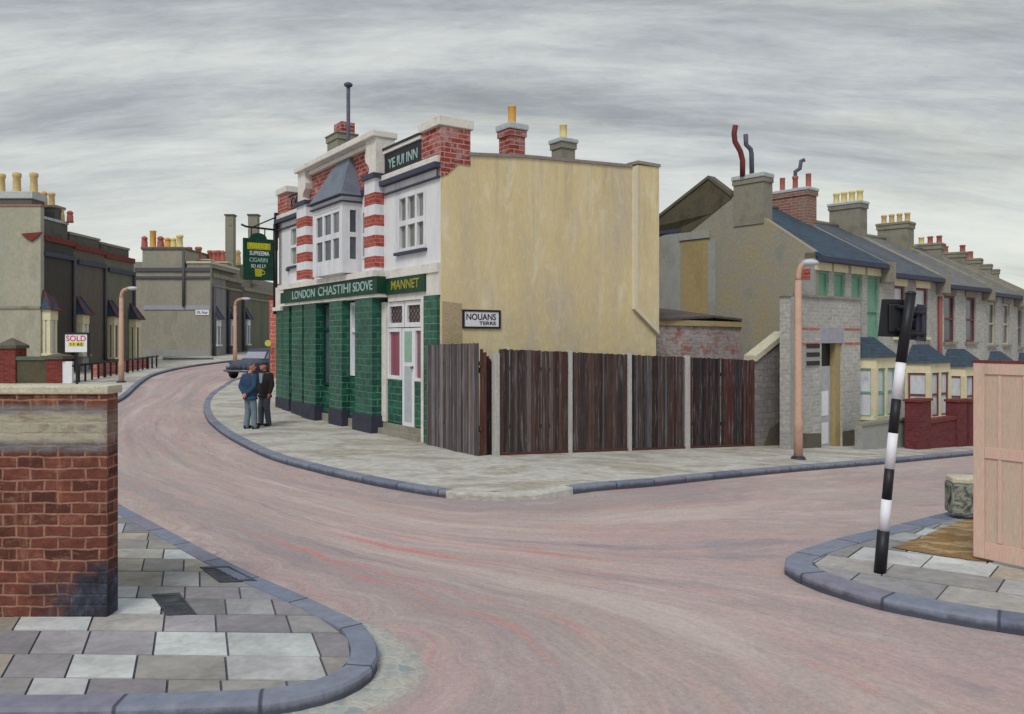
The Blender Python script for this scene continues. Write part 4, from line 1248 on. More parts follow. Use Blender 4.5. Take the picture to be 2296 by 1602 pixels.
# street nameplate on the ochre wall
c0 = SP.P(1041, 700, 0.03); c1 = SP.P(1118, 732, 0.03)
sx0, sx1, sz0, sz1 = c0[0], c1[0], 2.66, 3.0
sn_ = thing('street_nameplate', 'small white street nameplate with black letters and frame on the ochre pub wall', 'street sign', tuple(SP.w((sx0 + sx1) / 2, sz0, 0.02)))
MB().box(SP, sx0, sx1, sz0, sz1, 0.004, 0.035).build('plate', MT['signwhite'], sn_)
m = MB()
m.box(SP, sx0 - 0.05, sx1 + 0.05, sz1, sz1 + 0.045, 0.004, 0.05); m.box(SP, sx0 - 0.05, sx1 + 0.05, sz0 - 0.045, sz0, 0.004, 0.05)
m.box(SP, sx0 - 0.05, sx0, sz0, sz1, 0.004, 0.05); m.box(SP, sx1, sx1 + 0.05, sz0, sz1, 0.004, 0.05)
m.build('frame', MT['letterblack'], sn_)
text('NOUANS', SP, (sx0 + sx1) / 2 - 0.02, sz0 + 0.215, 0.036, 0.2, MT['letterblack'], sn_, width=0.8)
text('TERRE', SP, (sx0 + sx1) / 2 + 0.16, sz0 + 0.075, 0.036, 0.11, MT['letterblack'], sn_, width=0.46)

# hanging pub sign on an iron bracket
HS = Fr(*FP.w(LEN + 0.02, 0, 0.12)[:2], *FP.n, -FP.d[0], -FP.d[1])    # s runs outwards from the pub
def hp(px, py): return HS.P(px, py)
a1, _ = hp(545, 600); a0, _ = hp(612, 600)
ztop = hp(580, 536)[1]; zbot = hp(580, 629)[1]; zarm = hp(580, 512)[1]
sg_ = thing('hanging_pub_sign', 'dark green hanging pub sign with yellow panel, white lettering and a small yellow mug', 'pub sign', tuple(HS.w(0.0, zarm, 0)))
m = MB()
pts = [(a0, zbot), (a1, zbot), (a1, ztop)]
mid = (a0 + a1) / 2
pts += [(mid + 0.28 * math.cos(q), ztop + 0.19 * math.sin(q)) for q in [math.pi * i / 10 for i in range(11)]]
pts += [(a0, ztop)]
m.poly(HS, pts, -0.04, 0.04)
bd = m.build('board', MT['signgreen'], sg_)
m = MB(); m.box(HS, a0 + 0.1, a1 - 0.12, ztop - 0.36, ztop - 0.14, 0.035, 0.046); yb = m.build('yellow_panel', MT['yellow'], bd)
hgt = ztop - zbot
text('YOUNGS', HS, mid, ztop - 0.25, 0.048, 0.22, MT['yellowbright'], bd, width=(a1 - a0) * 0.62, flip=True)
text('SUPREEMA', HS, mid - 0.03, ztop - 0.49, 0.042, 0.2, MT['letterwhite'], bd, width=(a1 - a0) * 0.66, flip=True)
text('CIGARIN', HS, mid, ztop - 0.71, 0.042, 0.2, MT['lettergrey'], bd, width=(a1 - a0) * 0.6, flip=True)
text('SO AS LY', HS, mid, ztop - 0.91, 0.042, 0.16, MT['letterwhite'], bd, width=(a1 - a0) * 0.5, flip=True)
m = MB(); zc_ = zbot + 0.12
m.poly(HS, [(mid - 0.1, zc_), (mid + 0.1, zc_), (mid + 0.13, zc_ + 0.26), (mid - 0.13, zc_ + 0.26)], 0.038, 0.05)
m.tube([HS.w(mid - 0.12, zc_ + 0.2, 0.045), HS.w(mid - 0.2, zc_ + 0.17, 0.045), HS.w(mid - 0.19, zc_ + 0.08, 0.045), HS.w(mid - 0.105, zc_ + 0.06, 0.045)], 0.02, 6)
m.build('mug_emblem', MT['yellow'], bd)
m = MB()
m.tube([HS.w(-0.05, zarm - 0.02, 0), HS.w(a1 - 0.1, zarm + 0.02, 0), HS.w(a1 + 0.06, zarm + 0.08, 0)], 0.035, 6)
m.tube([HS.w(-0.05, zarm + 0.42, 0), HS.w(mid + 0.18, zarm + 0.02, 0)], 0.025, 6)
for q in (-0.22, 0.22):
    m.tube([HS.w(mid + q, zarm, 0), HS.w(mid + q, ztop + 0.1, 0)], 0.02, 6)
m.box(HS, -0.08, 0.02, zarm - 0.7, zarm + 0.55, -0.06, 0.06)
m.build('bracket', MT['black'], sg_)

# ------------------------------------------------------------------ fences by the pub
def board_panel(parent, fr, s0, s1, zb, zt, tones, rnd, wmin=0.05, wmax=0.11, name='board_panel', label=None):
    m = MB()
    x = s0
    while x < s1 - 0.02:
        w = min(rnd.uniform(wmin, wmax), s1 - x)
        q = (x - s0) / max(0.01, s1 - s0)
        b = zb[0] + (zb[1] - zb[0]) * q; t_ = zt[0] + (zt[1] - zt[0]) * q
        c = rnd.choice(tones); k = rnd.uniform(0.85, 1.12)
        m.cur = C(*[min(255, v * k) for v in c])
        o_ = rnd.uniform(-0.012, 0.014)
        tt = rnd.uniform(-0.014, 0.008)
        m.poly(fr, [(x + 0.004, b), (x + w - 0.004, b), (x + w - 0.004 + rnd.uniform(-.004, .004), t_ + tt + rnd.uniform(-.006, .006)), (x + 0.004, t_ + tt)], o_ - 0.02, o_)
        x += w
    p = m.build(name, MT['fenceboard'], parent)
    if label: p['label'] = label
    m = MB()
    for h_ in (0.25, 0.82):
        za = zb[0] + (zt[0] - zb[0]) * h_; zc = zb[1] + (zt[1] - zb[1]) * h_
        m.poly(fr, [(s0, za - 0.05), (s1, zc - 0.05), (s1, zc + 0.04), (s0, za + 0.04)], -0.09, -0.04)
    m.cur = None
    m.build('rail', MT['graverail'], p)
    return p
DK = [(72, 60, 58), (82, 67, 62), (60, 51, 52), (88, 71, 65), (76, 66, 66), (96, 87, 88), (76, 58, 53), (66, 57, 56), (84, 63, 56), (62, 55, 57)]
GYB = [(102, 96, 96), (88, 80, 82), (112, 106, 108), (98, 86, 82), (84, 74, 72), (120, 114, 116), (92, 88, 94), (76, 68, 70)]
fb0, fb1 = gp(1108, 1022), gp(1694, 1000)
# the run along the right street is straight from its first post, on the pub's side-wall bearing
FB = Fr(*fb0, 1.31, 1.0)
FA = Fr(*FP.w(FP.S(957, 0.16), 0, 0.16)[:2], *[-v for v in FP.d], *FP.n)
sA = FA.S(1072)
rn = random.Random(3)
ff = thing('board_fence', 'short run of grey weathered boards with a dark return, beside the green pub door', 'fence', (*FA.o, 0.0), 'old board fences by the pub')
zA = [gz(*FA.w(0, 0)[:2]), gz(*FA.w(sA, 0)[:2])]
board_panel(ff, FA, 0.0, sA, [zA[0] - 0.02, zA[1] - 0.02], [FA.P(962, 774)[1], FA.P(1068, 769)[1]], GYB, rn)
RT = Fr(*FA.w(sA - 0.03, 0, -0.05)[:2], fb0[0] - FA.w(sA, 0)[0] + 0.0, fb0[1] - FA.w(sA, 0)[1] + 0.16)
MB_ = board_panel(ff, RT, 0.02, RT.S(1104), [-0.02, -0.02], [RT.P(1074, 782)[1] - 0.02, RT.P(1102, 812)[1]], [(54, 46, 46), (46, 40, 44), (92, 58, 48)], rn, name='return_panel', label='dark return panel closing the corner')
FN = thing('post_and_board_fence', 'long dark creosoted board fence with pale concrete posts, in front of the ochre wall', 'fence', (*fb0, 0.0), 'old board fences by the pub')
posts = [(1107, 1118), (1274, 1281), (1408, 1414), (1536.5, 1545)]
panels = [(1119, 1273.5), (1281.5, 1407.5), (1414.5, 1536), (1545.5, 1616), (1618, 1692)]
def fz(px):
    s_ = FB.S(px)
    return gz(*FB.w(s_, 0)[:2])
def ftop(px):
    return FB.P(px, 783 + (px - 1120) * (808 - 783) / 570.0)[1]
tn = [DK, DK, [(70, 66, 68), (58, 50, 52), (86, 80, 84), (50, 44, 48), (98, 92, 96), (84, 72, 68), (76, 56, 50)], [(70, 48, 46), (90, 56, 50), (62, 56, 60), (48, 42, 44)], [(86, 52, 48), (70, 50, 48), (54, 44, 46), (100, 62, 54), (60, 56, 58)]]
for (a, b), to in zip(panels, tn):
    board_panel(FN, FB, FB.S(a), FB.S(b), [fz(a) + 0.055, fz(b) + 0.055], [ftop(a), ftop(b)], to, rn)
    m = MB(); sa, sb = FB.S(a), FB.S(b)
    m.poly(FB, [(sa, fz(a) - 0.1), (sb, fz(b) - 0.1), (sb, fz(b) + 0.05), (sa, fz(a) + 0.05)], -0.03, 0.012)
    m.build('gravel_board', MT['graverail'], FN)
for i, (a, b) in enumerate(posts):
    m = MB(); sa, sb = FB.S(a), FB.S(b)
    zt_ = ftop(a) + (0.03 if i else -0.10)
    m.box(FB, sa, sb, fz(a) - 0.15, zt_, -0.07, 0.045)
    m.build('post', MT['concretepost'], FN, bevel=0.01)

# ------------------------------------------------------------------ stone stub wall, yard shed, brick outbuilding
sb0 = FB.w(FB.S(1696), 0, 0.0)
SW = Fr(sb0.x, sb0.y, *FB.d)
s1 = SW.S(1760)
tw = thing('stone_stub_wall', 'grey rubble stub wall with a pale raking coping, between the dark fence and the brick outbuilding', 'wall', (sb0.x, sb0.y, gz(sb0.x, sb0.y)))
zb_ = gz(sb0.x, sb0.y) - 0.25
zl = SW.P(1690, 806)[1]; zr = SW.P(1760, 748)[1]
m = MB(); m.poly(SW, [(0, zb_), (s1, zb_ - 0.05), (s1 - 0.02, zr - 0.10), (s1 * 0.98 - 0.02, zr - 0.1), (0, zl - 0.06)], -0.32, 0.0); m.build('masonry', MT['rubble'], tw)
m = MB(); m.poly(SW, [(-0.06, zl - 0.06), (s1 + 0.02, zr - 0.08), (s1 + 0.02, zr + 0.06), (-0.06, zl + 0.10)], -0.36, 0.05); m.build('coping', MT['stonecap'], tw)
m = MB(); m.poly(SW, [(0.18, zb_), (s1 - 0.01, zb_), (s1 - 0.01, zb_ + 0.95), (0.6, zb_ + 0.7)], 0.002, 0.012); m.build('dark_patch', MT['tar'], tw)  # dark patch at the wall's foot, rising to the right

TD = (0.7635, 0.6457)
T0 = (8.63, 23.2)
TP = Fr(*T0, *TD)
# shed behind the fence
SH = Fr(*at(1455, 22.6), *FB.d)
shs1 = SH.S(1741)
sh = thing('yard_shed', 'low brick yard shed with flaking whitewash and a dark felt roof behind the fence', 'shed', (*SH.o, -0.5))
z1_ = SH.P(1460, 729)[1]; z2_ = SH.P(1738, 736)[1]
m = MB(); m.poly(SH, [(-0.3, -1.4), (shs1, -1.6), (shs1, z2_), (-0.3, z1_)], -2.4, 0.0); m.build('wall', MT['yardbrick'], sh)
m = MB(); m.poly(SH, [(-0.35, z1_ + 0.002), (shs1 - 0.15, z2_ + 0.002), (shs1 - 0.15, z2_ + 0.16), (-0.35, z1_ + 0.16)], -0.3, 0.06); m.build('timber_plate', MT['beam'], sh)
m = MB(); m.box(SH, shs1 - 0.14, shs1 + 0.14, z2_ + 0.003, z2_ + 0.36, -0.3, 0.07); m.build('red_brick_end', m_plain('bright_red_brick', (164, 50, 48), 0.9), sh)
ps = SH.S(1590); 
m = MB()
vs_ = [SH.w(0.05, z1_ + 0.17, 0.16), SH.w(shs1 - 0.2, z2_ + 0.17, 0.16), SH.w(0.05, z1_ + 0.5, -2.4), SH.w(ps + 0.3, z1_ + 0.62, -2.4), SH.w(shs1 - 0.2, z2_ + 0.5, -2.4), SH.w(ps + 0.3, z1_ + 0.30, 0.0)]
m.add(vs_ + [v - Vector((0, 0, 0.06)) for v in vs_], [(0, 5, 3, 2), (5, 1, 4, 3), (6, 11, 9, 8), (11, 7, 10, 9), (0, 5, 11, 6), (5, 1, 7, 11), (1, 4, 10, 7), (4, 3, 9, 10), (3, 2, 8, 9), (2, 0, 6, 8)])
m.build('roof', MT['shedroof'], sh)

# brick outbuilding with a tall doorway, standing in front of the first house
ob0 = tuple(TP.w(TP.S(1774, 0.42), 0, 0.42)[:2])
OBF = Fr(*ob0, *TD)
os1 = OBF.S(1929)
obz = gz(*ob0) - 0.35
ob = thing('brick_outbuilding', 'flat-topped grey brick outbuilding with two thin red courses and a tall narrow doorway', 'outbuilding', (*ob0, obz))
zt_ = OBF.P(1765, 664)[1]
dA, dB = OBF.S(1842), OBF.S(1888)
dz = OBF.P(1865, 770)[1]
lA, lB = OBF.S(1806), OBF.S(1837)
m = MB()
wall_with_holes(m, OBF, 0.0, os1, obz - 0.3, zt_, -0.34, 0.0, [(dA, dB, obz - 0.3, dz)])
m.build('wall', MT['palestock'], ob)
m = MB(); m.box(OBF, -0.05, os1 + 0.03, zt_ + 0.002, zt_ + 0.07, -0.4, 0.05); m.build('coping', MT['parapet'], ob)
m = MB(); m.box(OBF, -0.04, 0.36, obz - 0.3, zt_ - 0.01, 0.003, 0.10); m.build('corner_pilaster', MT['greyrender'], ob)
for py_ in (738, 771):
    za = OBF.P(1865, py_)[1]
    for a, b in ((0.37, dA - 0.12), (dB + 0.12, os1)):
        MB().box(OBF, a, b, za - 0.03, za + 0.03, 0.002, 0.012).build('red_course', MT['pinkbrick'], ob)
MB().box(OBF, dA - 0.06, dB + 0.06, dz + 0.002, OBF.P(1865, 735)[1], -0.1, 0.02).build('lintel', MT['lilacstring'], ob)
m = MB(); m.box(OBF, dA + 0.02, dB - 0.30, obz, OBF.P(1860, 822)[1], -0.25, -0.2)
dr = m.build('door', MT['greydoor'], ob)
m = MB(); m.box(OBF, dA + 0.12, dB - 0.42, obz + 0.3, obz + 0.9, -0.201, -0.19); m.box(OBF, dA + 0.12, dB - 0.42, obz + 1.1, obz + 1.8, -0.201, -0.19); m.build('panels', MT['signwhite'], dr)
MB().box(OBF, dA + 0.001, dB - 0.26, OBF.P(1860, 821)[1], dz - 0.001, -0.34, -0.22).build('fanlight', MT['black'], ob)
MB().box(OBF, dB - 0.28, dB - 0.001, obz - 0.2, dz - 0.001, -0.33, -0.05).build('ochre_reveal', MT['ochrepanel'], ob)
m = MB(); z_a, z_b = OBF.P(1820, 822)[1], OBF.P(1820, 776)[1]
m.box(OBF, lA, lB, z_a, z_b, 0.002, 0.02)
v_ = m.build('louvre', MT['greyrender'], ob)
for q in range(3):
    zq = z_a + (z_b - z_a) * (0.05 + q * 0.42)
    MB().box(OBF, lA + 0.02, lB - 0.02, zq, zq + 0.12, 0.01, 0.03).build('slat', MT['black'], v_)
m = MB()
m.poly(OBF, [(0.37, obz - 0.3), (dA - 0.03, obz - 0.3), (dA - 0.03, obz + 0.66), (0.37, obz + 0.74)], 0.002, 0.012); m.build('tarred_base', MT['tar'], ob)
m = MB(); m.box(OBF, dB + 0.03, os1 + 0.012, obz - 0.3, obz + 0.62, 0.002, 0.012); m.build('tarred_base', MT['tar'], ob)
m = MB(); m.box(OBF, dA - 0.05, dB + 0.05, obz - 0.3, obz + 0.02, -0.3, 0.2); m.build('step', MT['parapet'], ob)

# ------------------------------------------------------------------ the right-hand terrace
def bay(parent, fr, s0, s1, z0, zbase, ztop, wall, frame, glass, roofm, proj=0.62, basem=None):
    """canted ground-floor bay: base, frame with three lights, hipped slate roof"""
    c = 0.32
    def ring(z, e=0.0):
        return [fr.w(s0 - e, z, 0.003), fr.w(s0 + c - e * 0.6, z, proj + e), fr.w(s1 - c + e * 0.6, z, proj + e), fr.w(s1 + e, z, 0.003)]
    def prism(m, za, zb, e0=0.0, e1=0.0):
        a, b = ring(za, e0), ring(zb, e1)
        m.add(a + b, [(0, 1, 2, 3), (4, 5, 6, 7)] + [(i, (i + 1) % 4, 4 + (i + 1) % 4, 4 + i) for i in range(4)])
    m = MB(); prism(m, z0, zbase)
    b = m.build('bay_window', basem or wall, parent)
    m = MB(); prism(m, zbase + 0.002, zbase + 0.1, 0.06, 0.06); m.build('sill', wall, b)
    m = MB(); prism(m, ztop - 0.32, ztop, 0.03, 0.03)
    pts = ring(0)
    for i in range(4):
        p = pts[i]
        k = Fr(p.x, p.y, *fr.d)
        m.box(k, -0.075, 0.075, zbase + 0.1, ztop - 0.322, -0.10, 0.05)
    m.build('frame', wall, b)
    for (pa, pb) in ((pts[0], pts[1]), (pts[1], pts[2]), (pts[2], pts[3])):
        d = pb - pa
        nn = Vector((d.y, -d.x, 0))
        if nn.dot(Vector((*fr.n, 0))) < 0: nn = -nn
        g = Fr(pa.x, pa.y, d.x, d.y, nn.x, nn.y)
        L = d.length
        if L > 0.9:
            window(b, g, 0.09, L / 2 - 0.07, zbase + 0.101, ztop - 0.323, 0.0, 1, 2, frame, glass, 0.06, 0.05, 0.05, name='sash')
            window(b, g, L / 2 + 0.07, L - 0.09, zbase + 0.101, ztop - 0.323, 0.0, 1, 2, frame, glass, 0.06, 0.05, 0.05, name='sash')
            mm = MB(); mm.box(g, L / 2 - 0.07, L / 2 + 0.07, zbase + 0.101, ztop - 0.323, -0.08, 0.03); mm.build('mullion', wall, b)
        else:
            window(b, g, 0.07, L - 0.07, zbase + 0.101, ztop - 0.323, 0.0, 1, 2, frame, glass, 0.05, 0.04, 0.05, name='sash')
    lo_ = ring(ztop + 0.002, 0.12)
    up_ = [fr.w(s0 + 0.45, ztop + 0.62, 0.003), fr.w(s1 - 0.45, ztop + 0.62, 0.003)]
    m = MB(); m.add(lo_ + up_, [(0, 1, 2, 3), (0, 1, 4), (1, 2, 5, 4), (2, 3, 5), (3, 0, 4, 5)])
    m.build('bay_roof', roofm, b)
    return b

def terrace_house(fr, Wd, z0, D, spec):
    """fr: front plane from the house's near corner; returns the thing"""
    t_ = thing('terrace_house', spec['label'], 'house', tuple(fr.w(0, z0)), 'terraced houses down the right street')
    ze, zr, dr_ = z0 + 5.66, z0 + spec.get('ridge', 7.75), 3.6
    zbk = z0 + 5.8
    G = Fr(*fr.w(0, 0)[:2], -fr.n[0], -fr.n[1], -fr.d[0], -fr.d[1])     # party plane, s runs back from the front
    wl_, fm, gm_ = spec['wall'], spec['frame'], spec['glass']
    ups = [(a * Wd, b * Wd, z0 + spec.get('uz0', 3.5), z0 + 5.16) for a, b in spec['ups']]
    m = MB(); wall_with_holes(m, fr, 0.0, Wd, z0 - 0.8, ze, -0.28, 0.0, ups)
    m.box(fr, 0.0, Wd, z0 - 0.8, z0 + 5.72, -D, -D + 0.25)
    m.poly(Fr(*fr.w(Wd, 0)[:2], *G.d, *G.n), [(0.29, z0 - 0.8), (D - 0.26, z0 - 0.8), (D - 0.26, zbk), (dr_, zr - 0.14), (0.29, ze + 0.05)], 0.002, 0.2)
    if not spec.get('gable'):
        m.poly(G, [(0.29, z0 - 0.8), (D - 0.26, z0 - 0.8), (D - 0.26, zbk), (dr_, zr - 0.14), (0.29, ze + 0.05)], -0.2, -0.002)
    m.build('wall', wl_, t_)
    for i, (a, b, za, zb) in enumerate(ups):
        window(t_, fr, a, b, za, zb, -0.05, 1, 2, fm, spec.get('uglass', gm_), spec.get('jamb', 0.07), 0.05, 0.07)
        if spec.get('lint'):
            m = MB(); m.box(fr, a - 0.09, b + 0.09, zb + 0.003, zb + 0.28, -0.1, 0.05); m.build('lintel', spec['lint'], t_)
            m = MB(); m.box(fr, a - 0.08, b + 0.08, za - 0.1, za - 0.003, -0.1, 0.09); m.build('sill', spec['lint'], t_)
    # roof slabs
    m = MB()
    m.poly(G, [(-0.28, ze - 0.12), (dr_, zr), (D + 0.1, zbk + 0.0), (D + 0.1, zbk - 0.12), (dr_, zr - 0.13), (-0.28, ze - 0.24)], -Wd + 0.08 if True else 0, -0.08)
    rf = m.build('roof', spec['roof'], t_)
    m = MB(); m.tube([G.w(dr_, zr + 0.0, -0.1), G.w(dr_, zr + 0.0, -Wd + 0.1)], 0.10, 8); m.build('ridge_tiles', MT['stackgrey'], rf)
    m = MB(); m.box(fr, 0.0, Wd, ze - 0.27, ze - 0.14, 0.10, 0.33); m.build('gutter', MT['darkstring'], rf)
    # raking party parapet at the near side
    m = MB()
    if spec.get('gable'):
        pass
    else:
        m.poly(G, [(-0.05, ze - 0.05), (-0.05, ze + 0.22), (dr_, zr + 0.24), (D, zbk + 0.22), (D, zbk - 0.1), (dr_, zr - 0.1)], -0.20, 0.18)
        m.build('party_parapet', MT['parapet'], t_)
        m = MB(); m.box(fr, -0.2, 0.2, ze - 0.45, ze + 0.2, 0.0, 0.34); m.build('corbel', MT['parapet'], t_)
    if spec.get('bay'):
        a, b = spec['bay']
        bay(t_, fr, a * Wd, b * Wd, z0 - 0.6, z0 + 0.75, z0 + 2.62, MT['cream'] if spec.get('baycol') is None else spec['baycol'], fm, gm_, MT['slateblue'], basem=spec.get('basem'))
    if spec.get('door'):
        a, b = spec['door']
        m = MB(); m.box(fr, a * Wd, b * Wd, z0 - 0.1, z0 + 2.1, 0.003, 0.05); d_ = m.build('door', spec['doorm'], t_)
        m = MB(); m.box(fr, a * Wd - 0.1, b * Wd + 0.1, z0 + 2.101, z0 + 2.45, 0.003, 0.1); m.build('porch_head', MT['cream'], t_)
    return t_, G

hz = [gz(*TP.w(2.0 + 4.18 * i, 0, 0.6)[:2]) - 0.02 for i in range(3)]
base_spec = dict(wall=MT['palestock'], frame=MT['greenframe'], glass=MT['netcurtain'], roof=MT['slateblue'], lint=MT['cream'], ups=[(0.02, 0.20), (0.27, 0.43), (0.52, 0.68), (0.76, 0.95)])
# house 1
sp = dict(base_spec, label='end terrace house with sea-green windows, blue slate roof and a patched ochre gable', gable=True, bay=(0.50, 0.97), uz0=2.95, basem=MT['cream'], uglass=MT['greenframe'])
h1, G1 = terrace_house(TP, 4.18, hz[0], 7.9, sp)
zz0 = hz[0]
gp_ = [(0.0, zz0 - 0.8), (7.9, zz0 - 0.8), (7.9, G1.P(1475, 492)[1] - 1.3)]
pk_ = [G1.P(1475, 492), G1.P(1590, 402), G1.P(1642, 442), G1.P(1825, 572)]
gp_ += pk_[:3] + [(0.0, zz0 + 5.7)]
m = MB(); m.poly(G1, gp_, -0.26, 0.0); gw = m.build('gable_wall', MT['gable'], h1)
# soot-dark upper part of the gable, standing a little proud, with its lower rim
q0 = G1.P(1468, 520); q1 = G1.P(1548, 520); q2 = G1.P(1600, 478); q3 = G1.P(1641, 445)
m = MB(); m.poly(G1, [(7.9, q0[1]), q1, (q2[0], q2[1]), (q3[0], q3[1]), pk_[2], pk_[1], pk_[0], (7.9, pk_[0][1] - 1.2)], 0.003, 0.02)
m.build('dark_gable', MT['darkgable'], gw)
m = MB()
def capline(m, pts, th, o0, o1):
    for (a, za), (b, zb) in zip(pts[:-1], pts[1:]):
        m.poly(G1, [(a, za + 0.002), (b, zb + 0.002), (b, zb + th), (a, za + th)], o0, o1)
capline(m, [(7.9, pk_[0][1] - 1.2), pk_[0], pk_[1], pk_[2]], 0.11, -0.3, 0.06)
m.build('verge', MT['tar'], gw)
m = MB(); m.box(G1, G1.S(1527), 7.9, q0[1] - 0.12, q0[1] - 0.003, 0.003, 0.05); m.build('string_course', MT['darkstring'], gw)
m = MB(); m.box(G1, G1.S(1527), 7.9, zz0 - 0.5, q0[1] - 0.125, 0.003, 0.016); m.build('grey_render', MT['greyrender'], gw)
pa = G1.S(1527) - 0.01; pb = G1.S(1589)
m = MB(); m.box(G1, pb, pa, zz0, G1.P(1560, 538)[1], 0.003, 0.02); m.build('blocked_opening', MT['ochrepanel'], gw)
m = MB(); m.box(G1, pb - 0.06, pa + 0.05, G1.P(1560, 537)[1], G1.P(1560, 520)[1], 0.003, 0.07); m.box(G1, pb - 0.3, pb - 0.003, zz0, G1.P(1560, 545)[1], 0.003, 0.05); m.build('lintel', MT['greyrender'], gw)
# quoin pier at the front corner
m = MB(); m.box(TP, -0.02, 0.06, zz0 - 0.5, zz0 + 5.5, -0.5, 0.03); qn = m.build('corner_quoin', MT['greyrender'], h1)
MB().box(TP, -0.035, -0.021, zz0 + 4.9, zz0 + 5.2, -0.42, -0.1).build('red_block', MT['redband'], qn)
MB().box(TP, -0.035, -0.021, zz0 + 3.9, zz0 + 4.3, -0.35, -0.12).build('red_block', MT['redband'], qn)
# gable chimney with bent cowls
ca, cb = G1.S(1713), G1.S(1646)
cz0, cz1 = G1.P(1680, 505)[1], G1.P(1680, 402)[1]
m = MB(); m.box(G1, ca, cb, cz0, cz1, -0.45, 0.035); m.box(G1, ca - 0.03, cb + 0.03, cz1 - 0.14, cz1 - 0.01, -0.48, 0.07)
ch = m.build('chimney', MT['stackgrey'], h1)
MB().box(G1, ca - 0.05, cb + 0.05, cz1, cz1 + 0.14, -0.5, 0.10).build('cap', MT['capgrey'], ch, bevel=0.03)
def cowl(parent, x, Y, pts, r, mat):
    m = MB(); m.tube([(*at(a, Y), zat(b, Y)) for a, b in pts], r, 8); return m.build('cowl', mat, parent)
Yc = G1.w(G1.S(1680), 0, -0.1).y
cowl(ch, 0, Yc, [(1665, 396), (1665, 360), (1660, 340), (1648, 318), (1646, 300), (1649, 282)], 0.085, MT['cowlred'])
cowl(ch, 0, Yc + 0.2, [(1686, 398), (1685, 345), (1683, 335), (1673, 325), (1672, 302)], 0.075, MT['cowlgrey'])
# houses 2 and 3
sp2 = dict(base_spec, label='terrace house with dark red framed sashes and cream bay behind the striped pole', wall=MT['palestock'], frame=MT['redframe'], ups=[(0.2, 0.38), (0.58, 0.80)], bay=(0.40, 0.92), uglass=MT['netcurtain'], roof=MT['slatemix'])
F2 = Fr(*TP.w(4.18, 0)[:2], *TD)
h2, G2 = terrace_house(F2, 4.18, hz[1], 7.9, sp2)
sp3 = dict(base_spec, label='grey terrace house with red sashed cream bay above the oxblood garden wall', wall=MT['palestock'], frame=MT['redframe'], lint=MT['parapet'], ups=[(0.12, 0.34), (0.58, 0.80)], bay=(0.08, 0.66), uglass=MT['glass'], roof=MT['slategrey'], door=(0.76, 0.94), doorm=m_plain('green_door', (78, 116, 96), 0.5))
F3 = Fr(*TP.w(8.36, 0)[:2], *TD)
h3, G3 = terrace_house(F3, 4.18, hz[2], 7.9, sp3)
# the street then bends away: the rest of the row
pos = TP.w(12.54, 0)
ang = math.degrees(math.atan2(TD[0], TD[1]))
bends = [46, 42, 39, 37, 36, 35, 34.5, 34]
LB = ['grey terrace house with a cream bay, partly hidden by the pink gate', 'grey terrace house just past the bend of the row, above the pink gate', 'grey terrace house sixth from the near gable', 'grey terrace house seventh from the near gable', 'grey terrace house eighth from the near gable', 'grey terrace house ninth from the near gable', 'small far grey terrace house next to last in the row', 'last grey terrace house at the far end of the row']
zlast = hz[2]
Gs = [G1, G2, G3]
HS_ = [h1, h2, h3]
for i, bdeg in enumerate(bends):
    d = (math.sin(R(bdeg)), math.cos(R(bdeg)))
    fr = Fr(pos.x, pos.y, *d)
    zlast = max(zlast - 0.12, -1.55)
    s_ = dict(base_spec, label=LB[i], wall=MT['palestock'], frame=MT['parapet'] if i else MT['stonecap'], lint=MT['parapet'], glass=MT['netcurtain'], uglass=MT['glass'], roof=MT['slategrey'], ups=[(0.12, 0.34), (0.58, 0.80)], bay=(0.08, 0.6))
    hh, gg = terrace_house(fr, 4.18, zlast, 7.9, s_)
    HS_.append(hh); Gs.append(gg)
    pos = fr.w(4.18, 0)
# party chimneys with their pots
def party_stack(h, G, w, d, zb, zt, mat, capm, pots, back=3.3):
    k = Fr(*G.w(back, 0, 0)[:2], *G.d, *G.n)
    m = MB(); m.box(k, -w / 2, w / 2, zb, zt, -d / 2, d / 2); m.box(k, -w / 2 - .04, w / 2 + .04, zt - .16, zt - .004, -d / 2 - .04, d / 2 + .04)
    c = m.build('chimney', mat, h)
    MB().box(k, -w / 2 - .07, w / 2 + .07, zt, zt + .11, -d / 2 - .07, d / 2 + .07).build('cap', capm, c, bevel=0.03)
    n = len(pots)
    for i, (h_, r_, pm, st) in enumerate(pots):
        a = 0 if n == 1 else -w / 2 + 0.13 + (w - 0.26) * i / (n - 1)
        pot(c, k.w(a, zt + .10, 0), h_, r_, pm, st)
    return c, k
PR, PB, PY = MT['potred'], MT['potbuff'], MT['potyellow']
Y2 = G2.w(3.3, 0).y
zt2 = zat(436, Y2)
c2, k2 = party_stack(h2, G2, 1.75, 0.6, hz[1] + 6.2, zt2, MT['roughbrick'], MT['capgrey'], [(.5, .1, PR, 2), (.5, .1, PR, 0), (.5, .1, PR, 2), (.5, .1, PR, 0)])
m = MB(); b_ = k2.w(-0.25, zt2 + .5, 0)
m.tube([b_, b_ + Vector((0, 0, .25)), b_ + Vector((.16, 0, .36)), b_ + Vector((.2, 0, .62)), b_ + Vector((.32, 0, .66))], 0.07, 8); m.build('cowl', MT['cowlgrey'], c2)
Y3 = G3.w(3.3, 0).y
party_stack(h3, G3, 1.2, 0.6, hz[2] + 6.2, zat(462, Y3), MT['stackgrey'], MT['capgrey'], [(.45, .12, PY, 0)] * 4)
Y4 = Gs[3].w(3.3, 0).y
party_stack(HS_[3], Gs[3], 1.2, 0.7, hz[2] + 6.0, zat(507, Y4), MT['stackgrey'], MT['stackgrey'], [(.4, .11, PB, 0)] * 4)
